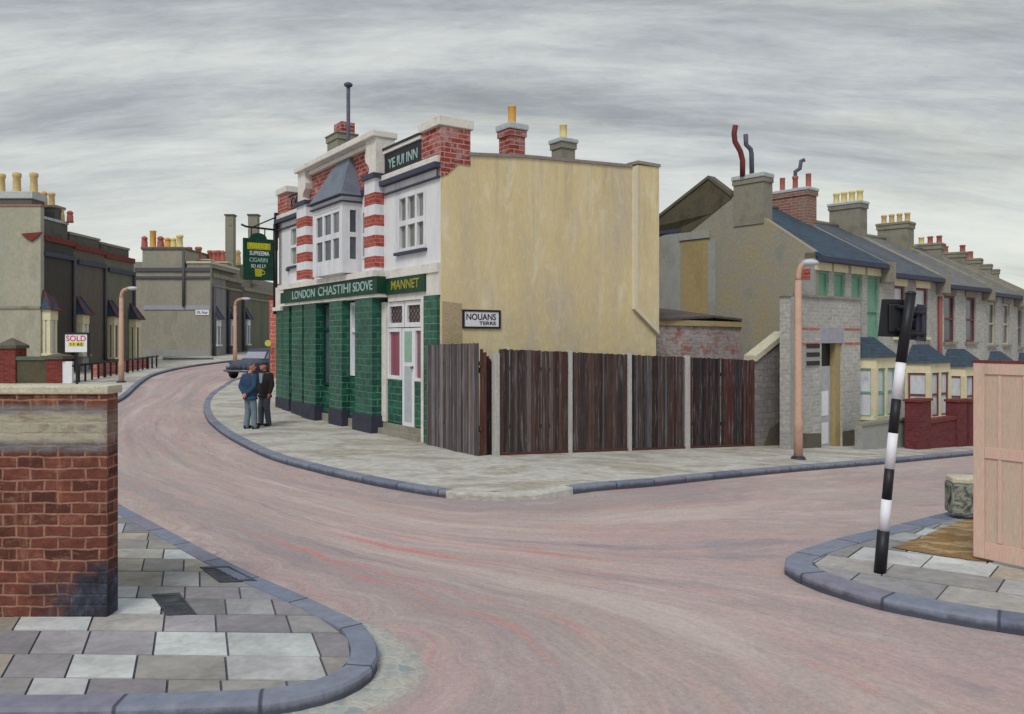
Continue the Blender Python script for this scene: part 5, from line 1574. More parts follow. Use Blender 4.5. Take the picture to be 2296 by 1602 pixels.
for j, pts in ((4, [(.35, .12, PR, 0), (.35, .12, PR, 0), (.35, .12, PY, 0)]), (5, [(.35, .13, PR, 0), (.35, .13, PR, 0)]), (6, [(.4, .16, PR, 2)]), (7, [(.3, .13, PB, 0)]), (8, [(.3, .13, PB, 0)])):
    z_ = BASE[HS_[j].name].z
    party_stack(HS_[j], Gs[j], 1.0, 0.6, z_ + 6.0, z_ + 8.0, MT['stackgrey'], MT['stackgrey'], pts)
# red-brown downpipe between houses 2 and 3
m = MB(); m.tube([F3.w(-0.02, hz[2] + 0.2, 0.08), F3.w(-0.02, hz[2] + 5.1, 0.08)], 0.07, 8); m.build('downpipe', MT['downpipe'], h3)
# front garden walls
gwall = thing('garden_wall', 'oxblood red front garden wall with three square piers under the red sashed bay', 'garden wall', tuple(F3.w(0, hz[2], 1.6)))
GW = Fr(*F3.w(0, 0, 1.75)[:2], *TD)
def gs(px): return GW.S(px)
z_ = hz[2] - 0.25
for a, b in ((2052, 2083), (2143, 2163), (2169, 2188)):
    m = MB(); m.box(GW, gs(a), gs(b), z_ - 0.3, GW.P(a, 902)[1], -0.3, 0.06); p_ = m.build('pier', MT['oxblood'], gwall)
    MB().box(GW, gs(a) - .04, gs(b) + .04, GW.P(a, 902)[1], GW.P(a, 902)[1] + .07, -0.34, 0.1).build('cap', MT['redcourse'], p_)
m = MB(); m.box(GW, gs(2083), gs(2143), z_ - 0.3, GW.P(2110, 946)[1], -0.22, 0.0); m.build('wall', MT['oxblood'], gwall)
m = MB(); m.box(GW, gs(2083), gs(2143), GW.P(2110, 946)[1] + .001, GW.P(2110, 938)[1], -0.25, 0.03); m.build('coping', MT['redcourse'], gwall)
gw2 = thing('low_garden_wall', 'low grey front garden wall with a small recess, below the sea-green bay', 'garden wall', tuple(TP.w(2.2, hz[0], 1.2)))
G_ = Fr(*TP.w(0, 0, 1.25)[:2], *TD)
m = MB(); m.box(G_, G_.S(1932), G_.S(2048), hz[0] - 0.5, G_.P(1960, 952)[1], -0.2, 0.0); m.build('wall', MT['greyrender'], gw2)
m = MB(); m.box(G_, G_.S(1932), G_.S(2048), G_.P(1960, 952)[1] + .001, G_.P(1960, 946)[1], -0.24, 0.04); m.build('coping', MT['parapet'], gw2)

# ------------------------------------------------------------------ near left brick wall
wy = 6.93
nw = thing('brick_wall', 'rough red brick wall with a cream painted band, pale coping and a tar stain, in the near left corner', 'wall', (-3.457, wy, 0))
NWR = Fr(-3.457, wy, 1, 0, 0, -1)
m = MB(); m.box(NWR, -4.5, 0.0, -0.1, 1.905, -0.19, 0.0); m.build('masonry', MT['nearwall'], nw)
m = MB(); m.box(NWR, -4.5, 0.015, 1.906, 1.978, -0.25, 0.02); m.build('coping', MT['stonecap'], nw, bevel=0.015)

# ------------------------------------------------------------------ right: striped pole, gate, stone stub
pb = gp(1973, 1285)
pole_y = pb[1]
def pp(px, py): return Vector((*at(px, pole_y), zat(py, pole_y)))
st_ = thing('striped_signal_pole', 'leaning black and white striped pole with two black signal backboards at the top', 'traffic signal', (*pb, gz(*pb)))
bands = [(1290, 1190, 'black', 1972.5, 1981, 0.060), (1190, 1120, 'white', 1981, 1988, 0.050), (1120, 1051, 'black', 1988, 1994.5, 0.048), (1051, 971, 'white', 1994.5, 2002.5, 0.048), (971, 895, 'black', 2002.5, 2010, 0.048), (895, 813, 'white', 2010, 2020, 0.050), (813, 660, 'black', 2020, 2042, 0.052)]
for ya, yb, cn, xa, xb, r in bands:
    m = MB(); m.tube([pp(xa, ya), pp(xb, yb)], [r, r * 0.98], 16)
    m.build('black_band' if cn == 'black' else 'white_band', MT['black'] if cn == 'black' else MT['signwhite'], st_)
m = MB(); q = pp(2042, 660); m.lathe(q, [(0.052, -0.002), (0.055, 0.01), (0.03, 0.03), (0.004, 0.035)], 12); m.build('cap', MT['black'], st_)
def board(xa, xb, ya, yb, yo, skew, mat, hood):
    Y = pole_y + yo
    k = Fr(*at((xa + xb) / 2, Y), math.cos(R(skew)), math.sin(R(skew)))
    hw = (xb - xa) / 2 / F * Y / math.cos(R(skew))
    z0, z1 = zat(yb, Y), zat(ya, Y)
    m = MB(); m.poly(k, [(-hw - 0.01, z0 + 0.01), (hw, z0), (hw + 0.01, z1), (-hw + 0.03, z1 + 0.005)], -0.025, 0.0)
    o = m.build('backboard', mat, st_, bevel=0.006)
    m = MB(); m.box(k, -hw * 0.45, hw * 0.45, z0 + 0.05, z1 - 0.04, 0.001, 0.022); m.build('lamp_housing', mat, o, bevel=0.02)
    m = MB()
    for i in range(3):
        zc = z0 + (z1 - z0) * (0.2 + 0.3 * i)
        m.tube([k.w(0, zc, -0.026), k.w(0, zc, -0.14)], 0.062, 14)
    m.build('lens_hoods', mat, o)
    for zz_, px__ in ((z0 + 0.08, 2030), (z1 - 0.08, 2038)):
        MB().tube([k.w(0, zz_, 0.03), Vector((*at(px__, pole_y), zz_))], 0.018, 6).build('bracket', MT['black'], o)
board(1973, 2040, 672, 757, 0.10, -6, MT['black'], 1)
board(2050, 2085, 684, 766, 0.14, 40, MT['plinth'], 1)

ga, gb = gp(2184, 1255), gp(2296, 1280)
GT = Fr(*ga, 0.568, -0.823)
gt = thing('garden_gate', 'tall faded pink panelled wooden gate with a dark red capping, at the right edge', 'gate', (*ga, 0))
gz1 = GT.P(2190, 814)[1]
L = 2.2
m = MB(); m.box(GT, 0.0, L, 0.02, gz1, -0.05, 0.0); m.build('boarding', MT['gatepanel'], gt)
m = MB()
m.box(GT, 0.0, 0.115, 0.02, gz1, 0.002, 0.018)
for a in (0.245, 0.49, 0.735, 0.98, 1.225, 1.47, 1.715, 1.96):
    m.box(GT, a, a + 0.04, 0.21, gz1 - 0.13, 0.002, 0.010)
for a, b in ((0.02, 0.2), (1.10, 1.22), (gz1 - 0.12, gz1)):
    m.box(GT, 0.116, L, a, b, 0.002, 0.016)
m.build('rails_and_stiles', MT['gatewood'], gt, bevel=0.004)
m = MB(); m.box(GT, -0.02, L, gz1 + 0.001, gz1 + 0.03, -0.06, 0.022); m.build('capping', MT['redcourse'], gt)
ms = gp(2150, 1166)
SB = Fr(*ms, 0.92, -0.2)
sst = thing('stone_pier', 'short blotched grey stone pier with a pale top, half hidden by the pink gate', 'stone pier', (*ms, 0))
m = MB(); zt_ = zat(1086, ms[1]); m.box(SB, -0.09, 0.42, -0.1, zt_, -0.36, 0.0); m.build('shaft', MT['stonepatch'], sst, bevel=0.03)
m = MB(); m.box(SB, -0.08, 0.41, zt_ + 0.002, zt_ + 0.085, -0.35, -0.01); m.build('cap', MT['stonecap'], sst, bevel=0.025)

# ------------------------------------------------------------------ street lamps
def lamp(px, pyb, pyt, arm_px, label, th=0.11, Y=None):
    if Y is None:
        b = gp(px, pyb)
    else:
        b = at(px, Y)
    zb_ = gz(*b)
    Y = b[1]
    t_ = thing('street_lamp', label, 'street lamp', (*b, zb_), 'salmon concrete lamp posts')
    zt_ = zat(pyt, Y)
    arm = (arm_px - px) / F * Y
    m = MB()
    m.tube([(*b, zb_ - 0.1), (*b, zb_ + 0.9), (*b, zb_ + 0.95), (*b, zt_ - 0.45)], [th * 1.15, th * 1.1, th * 0.95, th * 0.78], 8)
    m.build('post', MT['salmon'], t_)
    m = MB()
    pts = []
    for i in range(7):
        q = i / 6 * math.pi / 2
        pts.append((b[0] + abs(arm) * 0.40 * (1 - math.cos(q)) * (1 if arm > 0 else -1), b[1], zt_ - 0.46 + 0.36 * math.sin(q)))
    pts.append((b[0] + arm * 0.86, b[1], zt_))
    m.tube(pts, [th * 0.78] + [th * 0.68] * 6 + [th * 0.5], 8)
    m.build('arm', MT['salmon'], t_)
    m = MB()
    cx_ = b[0] + arm * 1.12
    m.ell((cx_ + 0.02, b[1], zt_ - 0.04), (max(abs(arm) * 0.5, 0.2), 0.13, 0.085))
    m.build('lantern', MT['lampwhite'], t_)
    m = MB(); m.lathe((*b, zb_), [(th * 1.9, -0.05), (th * 1.8, 0.03), (th * 1.2, 0.08)], 10); m.build('base_collar', MT['plinth'], t_)
lamp(1790, 1030, 586, 1812, 'tall salmon concrete lamp post in front of the brick outbuilding', 0.096)
lamp(272, 858, 645, 294, 'salmon concrete lamp post against the black railings on the left', 0.115)
lamp(527, 806, 669, 548, 'small far salmon lamp post beyond the parked car', 0.115, Y=49.5)

# ------------------------------------------------------------------ left-hand row: fronts face the street, near gable faces the viewer
def small_bay(parent, fr, s0, s1, zb, zf, zt, wallm, glassm, roofm, proj=0.75, trim=None):
    """narrow bay seen almost edge on: base, cream posts with lights between, little hipped roof"""
    m = MB(); m.box(fr, s0, s1, zb, zf, 0.003, proj); b = m.build('bay_window', trim or wallm, parent)
    m = MB(); m.box(fr, s0 - .08, s1 + .08, zf + .001, zf + .12, 0.003, proj + .1); m.box(fr, s0 - .02, s1 + .02, zt - .5, zt, 0.003, proj + .03)
    for a, o_ in ((s0, proj), (s1 - .16, proj), (s0, 0.16), (s1 - .16, .16)):
        m.box(fr, a, a + .16, zf + .121, zt - .501, o_ - .157, o_)
    m.build('frame', wallm, b)
    m = MB(); m.box(fr, s0 + .05, s1 - .05, zf + .122, zt - .502, 0.004, proj - .06); m.build('panes', glassm, b)
    lo_ = [fr.w(s0 - .15, zt + .002, .003), fr.w(s0 - .15, zt + .002, proj + .2), fr.w(s1 + .15, zt + .002, proj + .2), fr.w(s1 + .15, zt + .002, .003)]
    up_ = [fr.w(s0 + .12, zt + .95, .003), fr.w(s1 - .12, zt + .95, .003)]
    m = MB(); m.add(lo_ + up_, [(0, 1, 2, 3), (0, 1, 4), (1, 2, 5, 4), (2, 3, 5), (3, 0, 4, 5)]); r_ = m.build('bay_roof', roofm, b)
    m = MB(); m.tube([lo_[1], up_[0]], .05, 5); m.tube([lo_[2], up_[1]], .05, 5); m.tube([lo_[1], lo_[2]], .05, 5); m.build('hip_tiles', MT['redcourse'] if proj > .35 else MT['darkstring'], r_)
    return b
RL = Fr(-23.0, 39.6, 0, 1, 1, 0)
LW = Fr(-23.0, 39.6, -1, 0, 0, -1)
def zl(px, py, fr=RL, o=0.0): return fr.P(px, py, o)[1]
g0 = gz(-23, 41)
xs = [92, 165, 235, 300]
ss = [max(0.0, RL.S(x)) for x in xs]
ss[0] = 0.0
wallms = [MT['sootbrick'], MT['brownbrick'], MT['greenbrick']]
labs = ['soot dark house in the left row with a pale gable end and big chimney stacks', 'dull brown house in the middle of the left row', 'olive grey house at the far end of the left row']
tops = [(546, 505), (566, 541), (585, 562)]
lh = []
for i in range(3):
    s0, s1_ = ss[i], ss[i + 1]
    xm = (xs[i] + xs[i + 1]) / 2
    zt1 = zl(xm, tops[i][0]); zt2 = zl(xm, tops[i][1], RL, -0.8)
    h_ = thing('row_house', labs[i], 'house', tuple(RL.w(s0, g0)), 'houses of the left row')
    m = MB(); m.box(RL, s0 + (0.31 if i == 0 else 0), s1_, g0 - 0.6, zt1, -8.0, 0.0); m.build('wall', wallms[i], h_)
    m = MB(); m.box(RL, s0 + (.31 if i == 0 else 0), s1_ - .01, zt1 + .002, zt1 + .28, -7.9, .10); m.build('red_course', MT['redcourse'], h_)
    m = MB(); m.box(RL, s0 + .32, s1_ - .02, zt1 - .75, zt1 - .52, .002, .14); m.build('cornice', MT['darkstring'], h_)
    m = MB(); m.box(RL, s0 + (.32 if i == 0 else .05), s1_ - .12, zt1 + .285, zt2, -6.0, -.25)
    sk = m.build('parapet_block', MT['stackdark'], h_)
    MB().box(RL, s0 + (.315 if i == 0 else .02), s1_ - .08, zt2 + .001, zt2 + .13, -6.05, -.2).build('coping', MT['parapet'] if i else MT['capgrey'], sk)
    m = MB(); m.tube([RL.w(s1_ - .1, g0 + .2, .1), RL.w(s1_ - .1, zt1 - .6, .1)], .08, 6); m.build('downpipe', MT['pipegrey'], h_)
    lh.append((h_, zt1, zt2))
# pale gable end with two tall stacks
hA, zA1, zA2 = lh[0]
ztw = LW.P(60, 463)[1]
m = MB(); m.box(LW, 0.0, 12.0, g0 - 0.8, ztw, -0.3, 0.0); gwl = m.build('gable_wall', MT['lightwall'], hA)
MB().box(LW, -.06, 12, ztw + .001, ztw + .09, -.34, .05).build('coping', m_plain('dull_red_tile', (150, 112, 102), .9), gwl)
m = MB(); zs_ = LW.P(60, 690)[1]; m.box(LW, .0, 12, zs_ - .06, zs_ + .06, .002, .06); m.build('string_course', MT['parapet'], gwl)
m = MB(); zk = LW.P(80, 535)[1]; m.poly(LW, [(-.12, zk + .3), (.9, zk + .22), (.7, zk + .02), (.42, zk - .15), (.2, zk)], .002, .10); m.build('corbel', MT['redcourse'], gwl)
def lstack(parent, pxa, pxb, pyt, pyb, Y, mat, capm, pots, capz=.3, d=0.9):
    xa, xb = at(pxa, Y)[0], at(pxb, Y)[0]
    k = Fr((xa + xb) / 2, Y + d / 2, 1, 0, 0, -1); w = xb - xa
    m = MB(); m.box(k, -w / 2, w / 2, zat(pyb, Y), zat(pyt, Y), -d / 2, d / 2)
    c = m.build('chimney', mat, parent)
    MB().box(k, -w / 2 - .08, w / 2 + .08, zat(pyt, Y) + .001, zat(pyt, Y) + capz, -d / 2 - .08, d / 2 + .08).build('cap', capm, c, bevel=.04)
    for px, h_, r_, pm, st in pots:
        pot(c, (at(px, Y + d / 2)[0], Y + d / 2, zat(pyt, Y) + capz - .02), h_, r_, pm, st)
    return c
lstack(hA, -70, 71, 446, 488, 39.9, MT['stackdark'], MT['capgrey'], [(-62, 1.0, .19, PB, 0), (-35, 1.0, .19, PB, 0), (3, 1.0, .19, MT['potbuff'], 0), (38, 1.05, .2, MT['potbuff'], 0), (76, 1.05, .19, MT['potbuff'], 0)][:5], .36, 1.1)
lstack(hA, 72, 124, 466, 520, 41.6, MT['stackdark'], MT['parapet'], [(83, .75, .15, PB, 0), (99, .8, .16, MT['potorange'], 1), (116, .72, .16, PB, 0)], .14, .8)
for px, h_, r_, pm, st in ((133, .85, .26, PY, 1), (157, .62, .16, PR, 1)):
    pot(bpy.data.objects[lh[0][0].name], (at(px, 42.3)[0], 42.3, lh[0][2] + .1), h_, r_, pm, st)
# bays along the row
for k_, (px0, pyr, pyt_, pyb_) in enumerate(((90, 664, 695, 798), (168, 672, 705, 800), (240, 690, 710, 806), (299, 698, 716, 822))):
    own = lh[min(k_, 2)][0] if k_ < 3 else lh[2][0]
    sA_ = RL.S(px0) + (0.0 if k_ else .15)
    if k_ == 3: sA_ = ss[3] - .62
    zt_ = zat(pyt_, 39.6 + sA_) ; zf_ = zat(pyb_, 39.6 + sA_)
    small_bay(own, RL, sA_, sA_ + .62, g0 - .4, max(zf_, g0 + .3), zt_, MT['cream'], MT['netcurtain'] if k_ < 2 else MT['brownglass'], MT['slateblue'], .40, MT['redpier'] if k_ > 1 else MT['greyrender'])

# second row beyond the gap: gable end to the viewer, fronts beyond
g2 = gz(-21, 57)
L2 = Fr(-21.0, 56.5, -1, 0, 0, -1)
R2 = Fr(-21.0, 56.5, 0, 1, 1, 0)
eh = thing('gable_end_house', 'broad olive house end across the street with a pale band and a dark pipe', 'house', (-21, 56.5, g2), 'houses of the far row')
xr, xl_ = 0.0, L2.S(303)
def z2(py): return L2.P(400, py)[1]
m = MB(); m.box(L2, xr, xl_ + .3, g2 - .6, z2(600), -.3, 0); m.build('wall', MT['olivewall'], eh)
m = MB(); m.box(L2, L2.S(413), L2.S(319), z2(600) + .002, z2(560), -6, -.02); pb_ = m.build('parapet_block', MT['olivewall'], eh)
MB().box(L2, L2.S(414) - .05, L2.S(318) + .05, z2(560) + .001, z2(556), -6, .06).build('coping', MT['stackdark'], pb_)
m = MB(); m.box(L2, 0.0, L2.S(419), z2(600) + .002, z2(591), -6, -.02); p2_ = m.build('parapet_block', MT['parapet'], eh)
MB().box(L2, -.04, L2.S(418), z2(591) + .001, z2(586), -6, .05).build('coping', MT['stonecap'], p2_)
for pa_, pb2 in ((609, 601), (625, 620)):
    MB().box(L2, 0.0, xl_, z2(pa_), z2(pb2), .002, .12).build('string_course', MT['pipegrey'], eh)
MB().box(L2, -.01, L2.S(323), z2(695), z2(685), .002, .06).build('pale_band', MT['lilacstring'], eh)
m = MB(); m.tube([L2.w(L2.S(413), z2(688), .12), L2.w(L2.S(413), z2(562), .12)], .10, 6); m.build('downpipe', MT['pipegrey'], eh)
m = MB(); m.box(L2, 0.0, xl_ - .6, g2 - .5, z2(784), .002, .035); m.build('damp_base', MT['greyrender'], eh)
lstack(eh, 318, 412, 556, 562, 58.6, MT['stackdark'], MT['parapet'], [(324, .85, .22, PR, 1), (343, 1.25, .24, MT['potorange'], 2), (360, .85, .24, PR, 1), (376, .75, .24, MT['potorange'], 1), (389, .75, .2, PY, 1), (403, .95, .24, PY, 0)], .06)
lstack(eh, 420, 470, 584, 600, 58.9, MT['parapet'], MT['stonecap'], [(424, .95, .22, PR, 0), (434, .7, .18, PR, 1), (445, .95, .24, PR, 0)], .08)
npl = thing('wall_nameplate', 'tiny white street nameplate high on the olive gable end', 'street sign', tuple(L2.w(1, z2(690), .1)))
MB().box(L2, L2.S(470) + .03, L2.S(439), z2(707), z2(695), .003, .05).build('plate', MT['signwhite'], npl)
text('PL Nur', L2, (L2.S(470) + L2.S(439)) / 2, z2(701.5), .052, .26, MT['letterblack'], npl, width=.72, flip=True)
fronts = [(471, 507, 592, MT['lilacbrick'], 'lilac grey house front next to the broad olive gable end'), (508, 541, 600, MT['brownbrick'], 'brown grey house front behind the far lamp post'), (542, 640, 628, MT['greenbrick'], 'dull green house front below the hanging pub sign')]
for i, (pa_, pb2, pyt_, mt_, lb) in enumerate(fronts):
    s0, s1_ = max(.31, R2.S(pa_)), R2.S(pb2)
    sm = (s0 + s1_) / 2
    zt_ = zat(pyt_ + 30, 56.5 + sm)
    h_ = thing('far_row_house', lb, 'house', tuple(R2.w(s0, g2)), 'houses of the far row')
    m = MB(); m.box(R2, s0 + .01, s1_, g2 - .6, zt_, -8 if i else -7.9, 0); m.build('wall', mt_, h_)
    m = MB(); m.box(R2, s0 + .01, s1_, zt_ + .002, zat(pyt_, 56.5 + sm), -6, -.4); pk2 = m.build('parapet_block', MT['parapet'], h_)
    m = MB(); m.box(R2, s0 + .01, s1_, zt_ - .12, zt_ + .15, .002, .2); m.build('cornice', MT['stackgrey'], h_)
    m = MB(); m.box(R2, s0 + .01, s1_, zt_ - .75, zt_ - .6, .002, .1); m.build('string_course', MT['stackgrey'], h_)
    sA_ = s1_ - 1.9 if i < 2 else s0 + .4
    zz_ = zat(722, 58 + sA_)
    if i == 0: sA_ = s0 + .2
    if i == 1: sA_ = s0 + .2
    small_bay(h_, R2, sA_, sA_ + .7, g2 - .4, g2 + .7, zat(716, 56.5 + sA_), MT['netcurtain'], MT['lilacbrick'], MT['darkstring'], .30, mt_)
    m = MB(); m.tube([R2.w(s0 + .12, g2, .14), R2.w(s0 + .12, zt_ - .8, .14)], .1, 6); m.build('downpipe', MT['pipegrey'], h_)
    lastf = h_
    if i == 0:
        lstack(h_, 470, 510, 590, 600, 60.5, MT['stackgrey'], MT['stonecap'], [(452 + q * 9.5, .9, .2, PR, q % 2) for q in range(2, 6)], .1)
        lstack(h_, 505, 523, 484, 600, 62.5, MT['stackgrey'], MT['stackdark'], [], .12, .6)
    if i == 1:
        lstack(h_, 556, 577, 484, 640, 66.5, MT['stackgrey'], MT['stackdark'], [], .14, .6)
        lstack(h_, 524, 545, 596, 620, 64.0, MT['parapet'], MT['stonecap'], [(533, 1.2, .25, PB, 1)], .1)
# low dark kerb wall in front of the gable end
# ------------------------------------------------------------------ left boundary: piers, low wall, railings, SOLD board
GB = Fr(-20.6, 35.9, -1, 0, 0, -1)
gg_ = gz(-20, 36)
bw = thing('boundary_wall', 'low mossy boundary wall between two dark red brick piers, beyond the near brick wall', 'wall', (-20.6, 35.9, gg_), None)
def zb2(py): return zat(py, 35.9)
def GS(px): return GB.S(px)
m = MB(); m.box(GB, GS(106), GS(37), gg_ - .4, zb2(808), -.3, 0); m.build('wall', MT['darkgable'], bw)
MB().box(GB, GS(106), GS(37), zb2(808) + .001, zb2(800), -.36, .06).build('coping', m_plain('mossy_coping', (92, 104, 88), .95), bw)
for a, b, pt, in ((37, -2, 782), (140, 106, 806)):
    m = MB(); m.box(GB, GS(a), GS(b), gg_ - .4, zb2(pt), -.75, .08); p_ = m.build('pier', MT['redpier'], bw)
    k = GB
    z_ = zb2(pt)
    c_ = [k.w(GS(a) - .08, z_ + .001, .16), k.w(GS(b) + .08, z_ + .001, .16), k.w(GS(b) + .08, z_ + .001, -.83), k.w(GS(a) - .08, z_ + .001, -.83)]
    c2 = [v + Vector((0, 0, .14)) for v in c_]
    ap = k.w((GS(a) + GS(b)) / 2, z_ + .14 + (.34 if a == 37 else .12), -.33)
    m = MB(); m.add(c_ + c2 + [ap], [(0, 1, 2, 3)] + [(i, (i + 1) % 4, 4 + (i + 1) % 4, 4 + i) for i in range(4)] + [(4 + i, 4 + (i + 1) % 4, 8) for i in range(4)])
    m.build('cap', MT['tar'], p_)
MB().box(GB, GS(162), GS(139), gg_ - .4, zb2(811), -.12, .02).build('white_panel', MT['signwhite'], bw)
sd_ = thing('sold_board', "white estate agent's SOLD board with red letters and a yellow strip, on a post", 'sign', (GB.w(GS(170), 0, .4).x, 35.4, gg_))
SO = Fr(-20.6, 35.4, 1, 0, 0, -1)
a, b = SO.S(146), SO.S(195)
m = MB(); m.box(SO, a, b, zat(790, 35.4), zat(750, 35.4), -.03, 0); m.build('panel', MT['signwhite'], sd_)
m = MB(); m.box(SO, a - .03, b + .12, zat(750, 35.4) + .001, zat(746, 35.4), -.08, .03); m.box(SO, b + .001, b + .12, zat(800, 35.4), zat(750, 35.4), -.08, .0); m.box(SO, (a + b) / 2 - .04, (a + b) / 2 + .04, gg_ - .3, zat(750, 35.4), -.12, -.04); m.build('post', MT['black'], sd_)
text('SOLD', SO, (a + b) / 2, zat(760, 35.4), .003, .34, MT['letterred'], sd_, width=(b - a) * .9)
MB().box(SO, a + .14, b - .12, zat(777, 35.4), zat(768, 35.4), .001, .006).build('yellow_strip', MT['yellowbright'], sd_)
text('11 62', SO, (a + b) / 2, zat(772.5, 35.4), .008, .17, MT['letterblack'], sd_, width=(b - a) * .55)
# railings
r0, r1 = gp(166, 860), gp(355, 823)
RA = Fr(*r0, r1[0] - r0[0], r1[1] - r0[1])
Lr = math.hypot(r1[0] - r0[0], r1[1] - r0[1])
ra = thing('iron_railings', 'black iron railings with bow-topped uprights along the left pavement', 'railings', (*r0, gz(*r0)))
def zr(s_, k): 
    x, y = RA.w(s_, 0)[:2]
    return gz(x, y) + k
m = MB()
m.tube([RA.w(-.1, zr(0, .78)), RA.w(Lr, zr(Lr, .60))], .055, 6); m.build('top_rail', MT['black'], ra)
n_ = 15
for i in range(n_):
    s_ = Lr * (i + .6) / n_
    q = s_ / Lr
    m = MB(); hgt = .74 - .16 * q
    th = .045 if i % 4 else .07
    m.tube([RA.w(s_, zr(s_, -.15)), RA.w(s_, zr(s_, hgt + .04)), RA.w(s_, zr(s_, hgt + .13))], [th, th, .01], 6)
    m.build('upright', MT['black'], ra)
dw = thing('dwarf_wall', 'dwarf pink brick wall behind the black railings', 'wall', tuple(RA.w(Lr * .5, gg_, -.9)))
m = MB(); m.poly(RA, [(Lr * .34, gz(*RA.w(Lr * .3, 0)[:2]) - .3), (Lr, gz(*r1) - .3), (Lr, gz(*r1) + .5), (Lr * .34, gz(*RA.w(Lr * .3, 0)[:2]) + .62)], -.75, -.5); m.build('wall', MT['pinkbrick'], dw)
lg = thing('street_end_wall', 'long low grey wall at the foot of the broad olive gable end', 'wall', (*at(420, 54), gz(-21, 54)))
k = Fr(*at(365, 52.5), 1, .12)
m = MB(); m.box(k, 0, k.S(476), gz(-21, 53) - .4, zat(803, 52.8), -.3, 0); m.build('wall', MT['parapet'], lg)
MB().box(k, 0, k.S(476), zat(803, 52.8) + .001, zat(799, 52.8), -.36, .06).build('coping', MT['capgrey'], lg)
# red brick pier beyond the pub with a round yellow sign
b_ = (-11.35, 38.6)
rp = thing('red_brick_pier', 'tall salmon red brick pier just beyond the far corner of the pub', 'pier', (*b_, gz(*b_)))
k = Fr(*b_, .97, -.2)
m = MB(); m.box(k, -.2, .75, gz(*b_) - .3, zat(672, 38.6), -.5, 0); m.build('shaft', MT['pinkbrick'], rp)
MB().box(k, -.24, .79, zat(672, 38.6) + .001, zat(665, 38.6), -.54, .04).build('cap', MT['redcourse'], rp)
yd = thing('yellow_disc_sign', 'small round yellow sign on a thin post beside the salmon red pier', 'sign', (*at(601, 38.3), gz(-11.5, 38)))
k = Fr(*at(601, 38.3), 1, 0)
m = MB(); m.tube([k.w(0, zat(770, 38.3), -.015), k.w(0, zat(770, 38.3), .015)], .15, 18); m.build('disc', m_plain('dull_yellow_sign', (190, 186, 84), .6), yd)
m = MB(); m.tube([k.w(.05, gz(-11.5, 38) - .1, -.05), k.w(.05, zat(765, 38.3), -.05)], .025, 6); m.build('post', MT['pipegrey'], yd)

